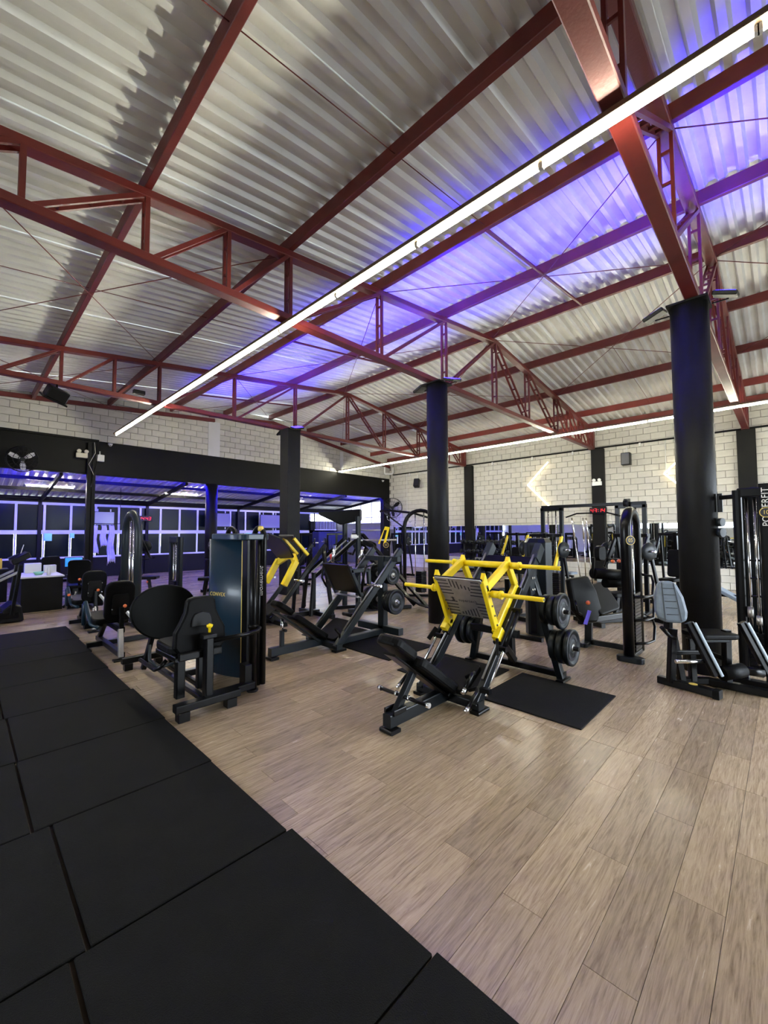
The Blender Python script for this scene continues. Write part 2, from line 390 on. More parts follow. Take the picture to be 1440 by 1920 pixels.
# gable beam along the back wall (follows the roof)
g = thing('gable_beam', 'red steel angle running along the top of the back wall', 'steel beam', (0, YB-0.06, 0), kind='structure')
m = MB(); m.beam((-4.9, 0, 4.93), (6.2, 0, 5.66), 0.08, 0.12); m.build('left_member', 'red_steel', g, bevel=0.006)
m = MB(); m.beam((6.0, 0, 5.80), (8.52, 0, zt(8.52)-0.06), 0.08, 0.10); m.beam((8.52, 0, zt(8.52)-0.06), (15.25, 0, 4.98), 0.08, 0.12); m.build('right_member', 'red_steel', g, bevel=0.006)
# sag struts and bracing rods
br = thing('roof_bracing', 'thin red bracing rods crossing under the roof sheets', 'bracing', kind='structure')
def rod(p, q, r=0.0065): MB().cyl(p, q, r, 6).build('rod', 'red_steel', br)
for (ya, yb) in ((-3.3, 0.725), (0.725, 4.72), (4.72, 9.92), (9.92, 14.4)):
    for xa, xb in ((-0.55, 3.0), (4.75, 8.40), (8.40, 12.06)):
        za, zb_ = zt(xa)+0.02, zt(xb)+0.02
        if (ya, xa) in ((0.725, -0.55),): continue
        rod((xa, ya, za), (xb, yb, zb_)); rod((xb, ya, zb_), (xa, yb, za))
    ym = (ya+yb)/2
    for xa, xb in ((4.75, 6.56), (6.56, 8.40)):
        MB().beam((xa, ym, zt(xa)+0.06), (xb, ym, zt(xb)+0.06), 0.035, 0.035).build('sag_strut', 'red_steel', br)
    for xa, xb in ((-0.55, 1.26), (1.26, 3.0), (3.0, 4.75), (10.2, 12.06), (12.06, 13.95)):
        rod((xa, ym, zt(xa)+0.10), (xb, ym, zt(xb)+0.10), 0.005)
# hanging wire below LED row
rod((3.0, 4.72, 4.45), (3.05, 4.74, 3.62) if False else (4.75, 6.2, zt(4.75)), 0.005)
# ---- columns
def column(x, y, lab, square=False):
    t = thing('column', lab, 'column', (x, y, 0), kind='structure')
    if square: MB().bb(-0.2, 0.2, -0.2, 0.2, 0, 4.5).build('shaft', 'column_paint', t, bevel=0.01)
    else: MB().cyl((0, 0, 0), (0, 0, 4.48), 0.2, 40).build('shaft', 'column_paint', t)
    MB().bb(-0.21, 0.21, -0.21, 0.21, 4.48, 4.505).build('cap_plate', 'black_paint', t)
    return t
COLS = [(6.3, 0.78), (6.3, 4.71), (6.3, 9.75)]
column(6.3, 0.78, 'thick round charcoal column beside the grey padded machine')
column(6.3, 4.71, 'round charcoal column behind the yellow leg press')
column(6.3, 9.75, 'square charcoal column nearest the back wall', True)
# ---- walls: blocks as parts
bm_ = MB().bb(-0.194, 0.194, -0.03, 0.03, -0.094, 0.094).build('block', 'block_paint', bevel=0.004); bme = bm_.data
bpy.data.objects.remove(bm_)
def blocks(parent, items, rz, limit=300):     # items: (centre, width)
    items = sorted(items, key=lambda t: -shown(t[0]))
    for c, w in items[:limit]: share('block', bme, parent, c, (0, 0, rz), (w/0.40, 1, 1))
    rest = MB()
    for c, w in items[limit:]:
        d = (0.388*w/0.40, 0.06, 0.188) if rz == 0 else (0.06, 0.388*w/0.40, 0.188)
        rest.box(c, d)
    if len(items) > limit: tag(rest.build('far_blocks', 'block_paint', parent), kind='stuff')
wr = tag(MB().bb(XR+0.006, XR+0.25, YF, YW, 0, 5.6).build('wall_right', 'mortar'), 'cream painted concrete block wall behind the mirrors', 'wall', kind='structure')
it = []
for r in range(26):
    z = 0.005+0.1+r*0.2
    if 0.62 < z < 1.78: continue
    k = -3.2-(0.2 if r % 2 else 0)
    while k < YB:
        it.append(((XR+0.01, k+0.2, z), min(0.4, YB-k))); k += 0.4
blocks(wr, it, math.pi/2, 300)
wb = thing('wall_back', 'black beam and painted block gable over the opening to the annex', 'wall', kind='structure')
MB().bb(XL, XR, YB, YB+0.22, 3.39, 4.385).build('black_beam', 'black_paint', wb, bevel=0.01)
MB().bb(XL, XR, YB+0.04, YB+0.2, 4.385, 6.2).build('mortar_core', 'mortar', wb)
MB().bb(XL, 2.78, YB-0.06, YB+0.02, 4.36, 4.42).build('ledge', 'black_paint', wb)
MB().bb(6.0, 6.42, YB-0.02, YB+0.1, 4.385, 5.62).build('plaster_strip', 'plaster', wb)
MB().bb(12.0, 12.2, YB-0.01, YB+0.1, 4.385, 5.35).build('plaster_strip', 'plaster', wb)
it = []
for r in range(9):
    z = 4.385+0.1+r*0.2; k = -4.6-(0.2 if r % 2 else 0)
    while k < XR:
        xm = k+0.2
        if z-0.1 < zt(xm)+0.25: it.append(((xm, YB+0.03, z), 0.4))
        k += 0.4
blocks(wb, it, 0.0, 300)
# pilasters on the right wall
for y, lab in ((0.72, 'black pilaster on the block wall behind the numbered tower'), (4.56, 'black pilaster carrying the emergency lamp and red clock'), (9.72, 'narrow black pilaster right of the wall chevron lamp')):
    t = thing('pilaster', lab if y != 9.72 else 'black pilaster between the middle column and the chevron lamp', 'pilaster', (XR-0.03, y, 0), kind='structure')
    MB().bb(-0.13, 0.05, -0.2, 0.2, 0, 4.5).build('shaft', 'black_paint', t, bevel=0.01)
t = thing('corner_pilaster', 'black corner pillar beside the round wall fan', 'pillar', (15.05, YB+0.1, 0), kind='structure')
MB().bb(-0.22, 0.24, -0.12, 0.12, 0, 3.39).build('shaft', 'black_paint', t, bevel=0.01)
t = thing('beam_post', 'slim black steel post under the beam beside the desk', 'pillar', (2.6, YB-0.08, 0), kind='structure')
MB().bb(-0.10, -0.01, -0.07, 0.07, 0, 4.3).build('flange', 'black_paint', t); MB().bb(0.015, 0.10, -0.07, 0.07, 0, 4.3).build('flange', 'black_paint', t); MB().bb(-0.02, 0.02, -0.02, 0.02, 0, 4.3).build('web', 'black_paint', t)
t = thing('beam_column', 'dark round column under the black beam, left of the wall screens', 'column', (6.2, YB+0.1, 0), kind='structure')
MB().cyl((0, 0, 0), (0, 0, 3.39), 0.2, 28).build('shaft', 'black_paint', t)
# walls out of frame
wl = tag(MB().bb(XL-0.2, XL, YF, YW, 0, 1.9).bb(XL-0.2, XL, YF, YW, 3.1, 4.8).bb(XL-0.2, XL, YF, 2, 1.9, 3.1).bb(XL-0.2, XL, 8.2, YW, 1.9, 3.1).bb(XL-0.2, XL, 4.9, 5.3, 1.9, 3.1).build('wall_left', 'plaster'), 'plain wall with high windows opposite the mirrors', 'wall', kind='structure')
wf = tag(MB().bb(XL, 4.5, YF-0.2, YF, 0, 6.4).bb(4.5, XR, YF-0.2, YF, 3.3, 6.4).bb(9.6, 10.0, YF-0.2, YF, 0, 3.3).bb(14.9, XR, YF-0.2, YF, 0, 3.3).build('wall_front', 'plaster'), 'front wall with wide daylight openings', 'wall', kind='structure')
portal('daylight_opening', (7.05, YF-0.1, 1.65), (math.pi/2, 0, math.pi), 5.1, 3.3)
portal('daylight_opening', (12.45, YF-0.1, 1.65), (math.pi/2, 0, math.pi), 4.9, 3.3)
# ---- annex roof
ar = thing('annex_ceiling', 'low corrugated lean-to roof over the window side', 'ceiling', kind='structure')
def za(y): return 3.44-0.131*(y-14.5)
x = XL; 
while x < XR:
    m = MB(); P = []; prof = []
    for i in range(5):
        b = x+i*0.2; prof += [(b, 0), (b+0.055, 0), (b+0.085, 0.05), (b+0.165, 0.05), (b+0.195, 0)]
    prof.append((x+1.05, 0.001)); k = len(prof)
    for y in (YB+0.2, YW+0.25): P += [(xx, y, za(y)+0.10+zz) for xx, zz in prof]
    m.add(P, [(i, i+1, k+i+1, k+i) for i in range(k-1)]); m.build('roof_sheet', 'roof_metal', ar); x += 1.0
for y in (15.9, 17.4, 18.8): MB().beam((XL, y, za(y)+0.05), (XR, y, za(y)+0.05), 0.06, 0.10).build('purlin', 'black_paint', ar)
for x in (-1.5, 1.95, 5.38, 9.35, 12.55, 14.9): MB().beam((x, YB+0.2, za(YB+0.2)-0.04), (x, YW, za(YW)-0.04), 0.08, 0.12).build('rafter', 'black_paint', ar)
# ---- window wall of the annex
ww = thing('window_1', 'long window wall with violet lit frames and dark panes', 'window', (0, YW, 0), kind='structure')
MB().bb(XL, XR, -0.03, 0.06, 0, 0.75).build('sill_wall', 'black_paint', ww)
MB().bb(XL, XR, -0.05, 0.05, 2.69, 2.78).build('head_rail', 'frame_white', ww)
MB().bb(XL, XR, -0.02, 0.06, 2.78, 2.925).build('fascia', 'black_paint', ww)
MB().bb(XL, XR, -0.05, 0.05, 1.64, 1.78).build('transom', 'frame_white', ww)
MB().bb(XL, XR, -0.04, 0.04, 0.75, 0.81).build('bottom_rail', 'frame_white', ww)
mx = -4.8; mull = []
while mx < 13.6:
    mull.append(mx); mx += 0.765
for i, x in enumerate(mull):
    MB().bb(x-0.035, x+0.035, -0.05, 0.05, 1.78, 2.69).build('mullion', 'frame_white', ww)
    MB().bb(x-0.03, x+0.02, -0.03, 0.03, 0.81, 1.64).build('mullion', 'frame_white', ww)
    if i+1 < len(mull):
        for z0, z1 in ((0.81, 1.64), (1.78, 2.69)): MB().bb(x+0.035, mull[i+1]-0.035, 0.0, 0.012, z0, z1).build('pane', 'dark_glass', ww)
for x in (-1.5, 1.95, 5.38, 9.35, 12.55): MB().bb(x-0.05, x+0.05, -0.12, -0.02, 0, 2.9).build('post', 'black_paint', ww)
MB().bb(13.5, XR, -0.05, 0.06, 0, 2.3).build('end_panel', 'black_paint', ww)
# bright side window of the annex, high on the right wall
sw = thing('window_2', 'bright white side window under the annex roof slope', 'window', (XR-0.06, 16.2, 0), kind='structure')
for y in (-1.3, -0.45, 0.4, 1.2, 2.0): MB().bb(-0.03, 0.03, y-0.02, y+0.02, 2.15, 3.3).build('mullion', 'frame_white', sw)
for k, y in enumerate((-1.3, -0.45, 0.4, 1.2)): MB().bb(0.005, 0.012, y+0.02, y+0.83, 2.15, 3.25).build('pane', mat('daylit_pane', (0.9, 0.95, 1), 0.5, emit=(0.9, 0.95, 1.0), estr=2.2) if k == 0 else 'daylit_pane', sw)
for z in (2.15, 2.45): MB().bb(-0.03, 0.03, -1.3, 2.0, z-0.02, z+0.02).build('rail', 'frame_white', sw)
# ---- mirrors on the right wall
for y0, y1, lab in ((-3.2, 0.5, 'wall mirror on the block wall behind the numbered tower'), (0.95, 4.34, 'wall mirror on the block wall behind the lat pulldown frame'), (4.78, 9.5, 'wall mirror beneath the glowing chevron lamp'), (9.95, 14.2, 'wall mirror near the round wall fan')):
    t = thing('wall_mirror', lab, 'mirror', (XR-0.025, (y0+y1)/2, 0))
    n = max(2, round((y1-y0)/1.2)); w = (y1-y0)/n
    for i in range(n):
        c = -(y1-y0)/2+w*(i+0.5)
        MB().bb(-0.004, 0.004, c-w/2+0.002, c+w/2-0.002, 0.60, 1.925).build('pane', 'mirror', t)
# ---- rubber floor mats
mrow = {}
def fmat(x0, x1, y0, y1, lab, grp, th=0.018, rot=0.0):
    o = tag(MB().bb(-(x1-x0)/2+.003, (x1-x0)/2-.003, -(y1-y0)/2+.003, (y1-y0)/2-.003, 0, th).build('rubber_mat', 'rubber', bevel=0.004), lab, 'mat', grp)
    o.location = ((x0+x1)/2, (y0+y1)/2, 0); o.rotation_euler = (0, 0, rot)
G = 'black rubber floor mats in the left strip'
for i in range(10):
    y0 = 0.05+i*1.005-1.0
    dx = (0.0, 0.02, 0.0, 0.06, -0.02, -0.01, -0.03, -0.02, 0.0, 0.02)[i]
    if i == 0: dx = 0.03
    y1 = y0+1.0 if i < 9 else 9.3
    fmat(0.36+dx, 1.36+dx if i != 3 else 1.335, y0, y1, 'black rubber mat in the wood-side row, %s from the bottom of the photo' % ORD[i], G, rot=0.004*math.sin(i*2.1))
    if i > 0: fmat(-0.66+dx, 0.35+dx, y0, y1, 'black rubber mat in the outer row of the strip, %s from the bottom' % ORD[i-1], G, rot=0.003*math.cos(i))
fmat(3.71, 4.71, 1.30, 2.31, 'black rubber mat on the wood floor right of the yellow leg press', 'mats beside the leg presses', 0.012)
fmat(3.75, 4.70, 2.46, 3.45, 'black rubber mat under the left half of the yellow leg press', 'mats beside the leg presses', 0.012)
fmat(3.95, 4.92, 3.77, 4.77, 'black rubber mat between the two leg presses', 'mats beside the leg presses', 0.012)
fmat(3.95, 4.92, 4.79, 5.75, 'black rubber mat under the plate stand of the dark leg press', 'mats beside the leg presses', 0.012)
# ---- LED rows
def led_row(x, z, y0, n, rowlab, pitch=1.205):
    rl = thing('light_rail', 'dark brown mounting rail holding the %s' % rowlab, 'rail', (x, 0, 0))
    MB().bb(-0.05, 0.05, y0-0.05, y0+n*pitch+0.1, z+0.035, z+0.075).build('rail', 'brown_rail', rl, bevel=0.004)
    for i in range(n):
        yc = y0+(i+0.5)*pitch
        t = thing('led_tube', 'glowing LED tube, %s from the back wall in the %s' % (ORD[n-1-i], rowlab), 'tube light', (x, yc, z), group=rowlab)
        MB().cyl((0, -0.585, 0), (0, 0.585, 0), 0.0125, 10).build('tube', 'tube_glow', t)
        for s in (-1, 1): MB().bb(-0.014, 0.014, s*0.597-0.01, s*0.597+0.01, -0.012, 0.034).build('end_cap', 'white_plastic', t)
mat('brown_rail', (0.10, 0.06, 0.035), 0.5)
led_row(2.95, 4.40, 13.3-1.208*13, 13, 'LED row above the leg presses', 1.208)
led_row(11.87, 4.40, 15.0-1.204*15, 15, 'LED row along the block wall', 1.204) if False else led_row(11.87, 4.40, 14.42-1.204*15, 15, 'LED row along the block wall', 1.204)
# ---- blue floodlights on the columns
def blue(loc, target, power, size=0.18, spot=True, ang=130):
    l = bpy.data.lights.new('blue_beam', 'SPOT' if spot else 'AREA'); l.color = (0.03, 0.015, 1.0); l.energy = power
    if spot: l.spot_size = math.radians(ang); l.spot_blend = 0.8; l.shadow_soft_size = 0.06
    o = bpy.data.objects.new('blue_beam', l); COL.objects.link(o); o.location = loc
    o.rotation_euler = (V(target)-V(loc)).to_track_quat('-Z', 'Y').to_euler()
    return o
for (x, y), lab in zip(COLS, ('right column', 'middle round column', 'square column')):
    for s, side in ((1, 'far'), (-1, 'near')):
        t = thing('floodlight', 'black floodlight angled on the %s side of the %s top' % (side, lab), 'floodlight', (x-0.02, y+s*0.36, 4.50), group='black floodlights on the column tops')
        R = Euler((-s*0.35, -0.25, 0)).to_matrix()
        MB().box((0, 0, 0.0), (0.30, 0.24, 0.05), R).build('housing', 'black_plastic', t, bevel=0.008)
        MB().box(R @ V((0, 0, 0.027)), (0.25, 0.19, 0.004), R).build('lens', 'blue_glow', t)
        MB().beam((0.12, -s*0.14, -0.01), (0.12, s*0.02, -0.01), 0.02, 0.012).build('bracket', 'black_plastic', t)
        blue((x-0.12, y+s*0.42, 4.58), (x-0.25, y+s*0.75, 6.0), BLUE_POWER, ang=118)
# blue strip behind the black beam lights the annex roof
bs = thing('blue_light_strip', 'blue LED strip fixed behind the black beam', 'light strip', (5.0, YB+0.255, 3.425))
MB().bb(-9.5, 10, -0.012, 0.012, -0.01, 0.01).build('strip', 'blue_strip_glow', bs)
def area(name, loc, target, sx, sy, col, e):
    l = bpy.data.lights.new(name, 'AREA'); l.shape = 'RECTANGLE'; l.size = sx; l.size_y = sy; l.color = col; l.energy = e
    o = bpy.data.objects.new(name, l); COL.objects.link(o); o.location = loc
    o.rotation_euler = (V(target)-V(loc)).to_track_quat('-Z', 'Y').to_euler(); return o
for x in (-1.5, 1.0, 3.5, 6.5, 9.0, 11.5, 14.0): blue((x, YB+0.30, 3.12), (x, YB+4.4, 2.0), 110, ang=90)  # added spots without fixtures, throwing blue onto the annex window frames
# white annex tubes
for k, (x, lab) in enumerate(((0.95, 'leftmost'), (4.9, 'middle'), (9.9, 'rightmost'))):
    t = thing('annex_tube', 'white tube light under the annex roof, %s of three' % lab, 'tube light', (x+1.0, 16.6, za(16.6)-0.02), group='tube lights under the annex roof')
    MB().bb(-0.62, 0.62, -0.05, 0.05, 0.02, 0.05).build('batten', 'white_plastic', t); MB().cyl((-0.58, 0, 0), (0.58, 0, 0), 0.016, 8).build('tube', 'warm_glow', t)
# ================================================================ EQUIPMENT
def S(t, name, m, p, q, w, h, r=0.01, up=(0, 0, 1)): return MB().rbeam(p, q, w, h, r, up).build(name, m, t)
def Cy(t, name, m, p, q, r, n=14): return MB().cyl(p, q, r, n).build(name, m, t)
def Tu(t, name, m, pts, r, n=10): return MB().tube(pts, r, n).build(name, m, t)
def Bx(t, name, m, c, d, rot=None, bevel=0.004): return MB().box(c, d, rot).build(name, m, t, bevel=bevel)
def Pd(t, name, m, c, a, b, w, h, th, r=0.05, bevel=0.012):
    return MB().prism(rrect(w, h, min(r, w*.45, h*.45), 5), c, a, b, th).build(name, m, t, bevel=bevel, seg=2)
_pl = {}
def weight_plate(loc, axis, R, th, label, group=None, m='plate_rubber'):
    """one weight plate: rimmed disc with two curved grip slots, a hub"""
    key = (round(R, 3), round(th, 3), m)
    if key not in _pl:
        d = MB().lathe([(0.026, -th*.3), (0.05, -th*.42), (R*.36, -th*.42), (R*.40, -th*.28), (R*.80, -th*.28), (R*.84, -th*.5), (R*.97, -th*.5), (R, -th*.38), (R, th*.38), (R*.97, th*.5), (R*.84, th*.5), (R*.80, th*.28), (R*.40, th*.28), (R*.36, th*.42), (0.05, th*.42), (0.026, th*.3)], (0, 0, 0), (0, 0, 1), 32).build('disc', m)
        sl = MB()
        for a0 in (20, 200):
            pts = []
            for k in range(11):
                t = math.radians(a0+k*13); pts.append((math.cos(t), math.sin(t)))
            vs = []
            for z in (-th*.52, th*.52):
                vs += [(R*.54*c, R*.54*s, z) for c, s in pts] + [(R*.70*c, R*.70*s, z) for c, s in pts]
            n = 11; fs = []
            for k in range(n-1):
                fs += [(k, k+1, n+k+1, n+k), (2*n+k, 3*n+k, 3*n+k+1, 2*n+k+1), (k, 2*n+k, 2*n+k+1, k+1), (n+k, n+k+1, 3*n+k+1, 3*n+k)]
            fs += [(0, n, 3*n, 2*n), (n-1, 3*n-1, 4*n-1, 2*n-1)]
            sl.add([(x, y, z*.62) for x, y, z in vs], fs)
        sl = sl.build('grip_slot', 'label_black')
        hb = MB().lathe([(0.027, -th*.46), (0.042, -th*.46), (0.042, th*.46), (0.027, th*.46)], (0, 0, 0), (0, 0, 1), 18).build('hub', 'worn_steel')
        _pl[key] = (d.data, sl.data, hb.data)
        for o in (d, sl, hb): bpy.data.objects.remove(o)
    d, sl, hb = _pl[key]
    t = thing('weight_plate', label, 'weight plate', loc, group=group)
    t.rotation_euler = V(axis).to_track_quat('Z', 'Y').to_euler()
    share('disc', d, t, (0, 0, 0)); share('grip_slot', sl, t, (0, 0, 0)); share('hub', hb, t, (0, 0, 0))
    return t
def face_of(me): pass
UX, UY, UZ = V((1, 0, 0)), V((0, 1, 0)), V((0, 0, 1))
def leg_press_frame(t, fm, x0, w=0.32, dark=False):
    """shared skeleton in local coordinates, origin = floor under the sled"""
    S(t, 'centre_beam', fm, (-1.16, 0, 0.10), (-0.18, 0, 0.10), 0.09, 0.11)
    S(t, 'front_foot', 'black_steel', (-1.12, -0.07, 0.02), (-1.12, 0.07, 0.02), 0.12, 0.035)
    S(t, 'front_cross', fm, (-0.28, -w-0.05, 0.07), (-0.28, w+0.05, 0.07), 0.10, 0.08)
    for s in (-1, 1):
        S(t, 'foot', 'black_steel', (-0.36, s*(w+.02), 0.016), (-0.17, s*(w+.02), 0.016), 0.10, 0.03)
        S(t, 'rail', fm, (-0.31, s*w, 0.05), (1.06, s*w, 1.38), 0.065, 0.105)
        Cy(t, 'guide_rod', 'worn_steel', (-0.17, s*(w-0.005), 0.275), (1.0, s*(w-0.005), 1.405), 0.012)
# ---------------------------------------------------------------- yellow leg press
lp = thing('leg_press', 'yellow and black angled leg press with slotted steel footplate', 'leg press', (3.7, 2.45, 0))
leg_press_frame(lp, 'slate_steel', 0)
for s in (-1, 1):
    S(lp, 'rear_leg', 'slate_steel', (0.98, s*0.30, 1.16), (1.08, s*0.57, 0.03), 0.075, 0.09, up=(1, 0, 0))
    S(lp, 'rear_foot', 'black_steel', (0.98, s*0.59, 0.015), (1.2, s*0.59, 0.015), 0.09, 0.028)
    Bx(lp, 'gusset_plate', 'grey_steel', (0.90, s*0.345, 1.13), (0.20, 0.012, 0.34), (0, -0.25, 0))
    S(lp, 'rail_cap', 'grey_steel', (1.02, s*0.32, 1.34), (1.16, s*0.32, 1.50), 0.085, 0.12)
    for k in range(4): Cy(lp, 'bolt', 'chrome', (0.86+0.05*(k % 2), s*0.35, 1.02+0.13*(k//2)), (0.86+0.05*(k % 2), s*0.366, 1.02+0.13*(k//2)), 0.012, 8)
    # damper rods with black clamps, outside of the rail
    Cy(lp, 'damper_rod', 'chrome', (-0.27, s*0.41, 0.16), (0.42, s*0.41, 0.86), 0.014)
    Cy(lp, 'damper_body', 'black_steel', (0.10, s*0.41, 0.54), (0.40, s*0.41, 0.84), 0.024)
    for z in (0.20, 0.52, 0.85): S(lp, 'clamp', 'black_steel', (z-0.44, s*0.34, z), (z-0.44, s*0.44, z), 0.05, 0.05)
    # horns of the plate storage
    Cy(lp, 'plate_horn', 'black_steel', (1.02, s*0.36, 0.78), (1.02, s*0.70, 0.785), 0.024)
    Cy(lp, 'plate_horn', 'black_steel', (1.06, s*0.46, 0.385), (1.06, s*0.78, 0.39), 0.024)
    # hand grips beside the seat
    Tu(lp, 'hand_grip', 'black_steel', [(-0.33, s*0.27, 0.20), (-0.33, s*0.36, 0.24), (-0.40, s*0.40, 0.24), (-0.56, s*0.40, 0.14)], 0.018)
    Cy(lp, 'grip_end', 'chrome', (-0.55, s*0.40, 0.146), (-0.60, s*0.40, 0.116), 0.021)
    Tu(lp, 'hand_grip', 'black_steel', [(-0.30, s*0.22, 0.30), (-0.30, s*0.31, 0.36), (-0.36, s*0.32, 0.36), (-0.48, s*0.32, 0.26)], 0.017)
    Cy(lp, 'grip_end', 'chrome', (-0.475, s*0.32, 0.264), (-0.515, s*0.32, 0.232), 0.02)
S(lp, 'rear_cross', 'black_steel', (1.12, -0.60, 0.06), (1.12, 0.60, 0.06), 0.08, 0.07)
S(lp, 'rear_post', 'black_steel', (1.10, 0.03, 0.06), (1.04, 0.03, 1.10), 0.07, 0.09, up=(1, 0, 0))
S(lp, 'top_cross', 'black_steel', (1.02, -0.33, 1.22), (1.02, 0.33, 1.22), 0.06, 0.10)
Bx(lp, 'top_shield', 'black_steel', (0.93, 0, 1.31), (0.02, 0.60, 0.20), (0, 0.8, 0))
S(lp, 'lower_cross', 'black_steel', (0.62, -0.30, 0.55), (0.62, 0.30, 0.55), 0.06, 0.08)
S(lp, 'lower_brace', 'black_steel', (0.62, 0.0, 0.55), (1.10, 0.0, 0.10), 0.06, 0.08)
# strut with pegs
S(lp, 'back_strut', 'slate_steel', (-1.06, 0, 0.13), (-0.82, 0, 0.42), 0.06, 0.06)
S(lp, 'adjust_bracket', 'black_steel', (-1.13, -0.05, 0.165), (-0.98, -0.05, 0.165), 0.02, 0.05); S(lp, 'adjust_bracket', 'black_steel', (-1.13, 0.05, 0.165), (-0.98, 0.05, 0.165), 0.02, 0.05)
pg = Cy(lp, 'peg_bar', 'black_steel', (-0.96, -0.27, 0.25), (-0.96, 0.27, 0.25), 0.017)
for s in (-1, 1):
    Cy(pg, 'peg_end', 'chrome', (-0.96, s*0.26, 0.25), (-0.96, s*0.295, 0.25), 0.022); Cy(pg, 'peg_collar', 'chrome', (-0.96, s*0.06, 0.25), (-0.96, s*0.085, 0.25), 0.024)
# back pads and seat
D = V((0.90, 0, -0.64)).normalized(); N = V((0.64, 0, 0.90)).normalized()
Pd(lp, 'head_pad', 'upholstery', V((-1.04, 0, 0.665))+N*0.02, -D, UY, 0.36, 0.27, 0.085, 0.09, 0.022)
Pd(lp, 'back_pad', 'upholstery', V((-0.60, 0, 0.335))+N*0.02, -D, UY, 0.70, 0.30, 0.10, 0.08, 0.026)
S(lp, 'pad_backing', 'black_steel', V((-1.10, 0, 0.68))-N*0.045, V((-0.36, 0, 0.15))-N*0.045, 0.14, 0.02)
sd = V((0.88, 0, 0.47)).normalized(); sn = V((-0.47, 0, 0.88)).normalized()
Pd(lp, 'seat_pad', 'upholstery', V((-0.19, 0, 0.245)), sd, UY, 0.38, 0.46, 0.06, 0.05, 0.016)
S(lp, 'seat_bracket', 'black_steel', (-0.42, 0, 0.12), (-0.08, 0, 0.25), 0.20, 0.03)
# sled: yellow side frames, bars and slotted plate
A0, B0, C0, D0, A1 = (-0.085, 1.20), (0.16, 0.67), (0.60, 1.10), (0.42, 1.345), (-0.05, 1.11)
for s in (-1, 1):
    y = s*0.285
    sf = S(lp, 'sled_side', 'yellow_paint', (A0[0], y, A0[1]), (B0[0], y, B0[1]), 0.05, 0.075)
    S(sf, 'sled_rail', 'yellow_paint', (B0[0]-.03, y, B0[1]-.02), (C0[0], y, C0[1]), 0.05, 0.075)
    S(sf, 'sled_arm', 'yellow_paint', (A1[0], y, A1[1]), (D0[0]-.02, y, D0[1]-.02), 0.05, 0.085)
    S(sf, 'sled_strut', 'yellow_paint', (D0[0], y, D0[1]), (C0[0]-.02, y, C0[1]), 0.05, 0.075)
    MB().prism([(-0.11, 1.17), (-0.02, 1.17), (-0.075, 1.27)], (0, y, 0), UX, UZ, 0.045).build('tip', 'yellow_paint', sf)
    MB().prism([(0.36, 1.30), (0.48, 1.30), (0.43, 1.41)], (0, y, 0), UX, UZ, 0.045).build('tip', 'yellow_paint', sf)
    for k in range(5):
        f = (k+0.6)/5.2; c = V((A0[0]+(B0[0]-A0[0])*f, y-0.026, A0[1]+(B0[1]-A0[1])*f)); Cy(sf, 'bolt', 'chrome', c, c-V((0, 0.008, 0)), 0.011, 8)
    S(lp, 'sled_shoe', 'yellow_paint', (0.10, s*0.32, 0.59), (0.19, s*0.32, 0.68), 0.075, 0.10)
    S(lp, 'sled_carriage', 'black_steel', (0.12, s*0.315, 0.55), (0.62, s*0.315, 1.05), 0.085, 0.05)
    S(lp, 'stop_lever', 'black_steel', (0.02, s*0.37, 0.62), (-0.06, s*0.42, 0.50), 0.025, 0.05)
for nm, (x, z), inner in (('load_bar', (0.44, 1.315), True), ('load_bar', (0.04, 1.055), False)):
    b = Cy(lp, nm, 'yellow_paint', (x, -0.84, z), (x, -0.24, z), 0.0215); Cy(lp, nm, 'yellow_paint', (x, 0.84, z), (x, 0.24, z), 0.0215)
    for s in (-1, 1):
        Cy(b, 'collar', 'yellow_paint', (x, s*0.31, z), (x, s*0.41, z), 0.036); Cy(b, 'collar_ring', 'yellow_paint', (x, s*0.40, z), (x, s*0.425, z), 0.043)
        Cy(b, 'bar_tip', 'chrome', (x, s*0.84, z), (x, s*0.842, z), 0.014)
    if inner: Cy(lp, 'sled_cross_tube', 'yellow_paint', (x, -0.27, z), (x, 0.27, z), 0.036)
pu = V((0.29, 0, -0.425)).normalized(); pn = V((-0.425, 0, -0.29)).normalized()
pc = V((0.035, 0, 0.998))
fp = MB().prism(rrect(0.52, 0.575, 0.012, 2), pc+pn*0.02, pu, UY, 0.012).build('footplate', 'worn_steel', lp, bevel=0.002)
MB().prism(rrect(0.53, 0.585, 0.012, 2), pc+pn*0.008, pu, UY, 0.012).build('plate_backing', 'black_steel', lp)
o0 = pc+pn*0.0268
def slot(u, v, L, ang):      # u right (towards -Y in the picture), v up along the plate
    c = o0+UY*(-u)+pu*(-v); a = math.radians(ang)
    d = (UY*(-math.cos(a))+pu*(-math.sin(a)))
    MB().beam(c-d*L/2, c+d*L/2, 0.013, 0.0015, up=pn).build('slot', 'label_black', fp)
for i in range(5):
    L = 0.15-0.012*abs(i-1); slot(-0.20+0.004*i, 0.225-0.044*i, 0.13+0.004*i, 0); slot(0.205-0.006*i, 0.225-0.044*i, 0.09+0.02*i, 0)
    slot(-0.19+0.0*i, -0.06-0.044*i, 0.17-0.012*i, 0); slot(0.185+0.006*i, -0.06-0.044*i, 0.13, 0)
for i in range(6):
    slot(-0.10+i*0.042, 0.195-0.012*abs(i), 0.10 if i < 3 else 0.05, 90); slot(-0.09+i*0.038, -0.215+0.006*i, 0.03+0.018*i, 90)
text('lettering', 'supertech', 0.05, 'label_black', fp, o0+pu*0.035+UY*(-0.03), -UY, -pu, 0.0006, spacing=1.12)
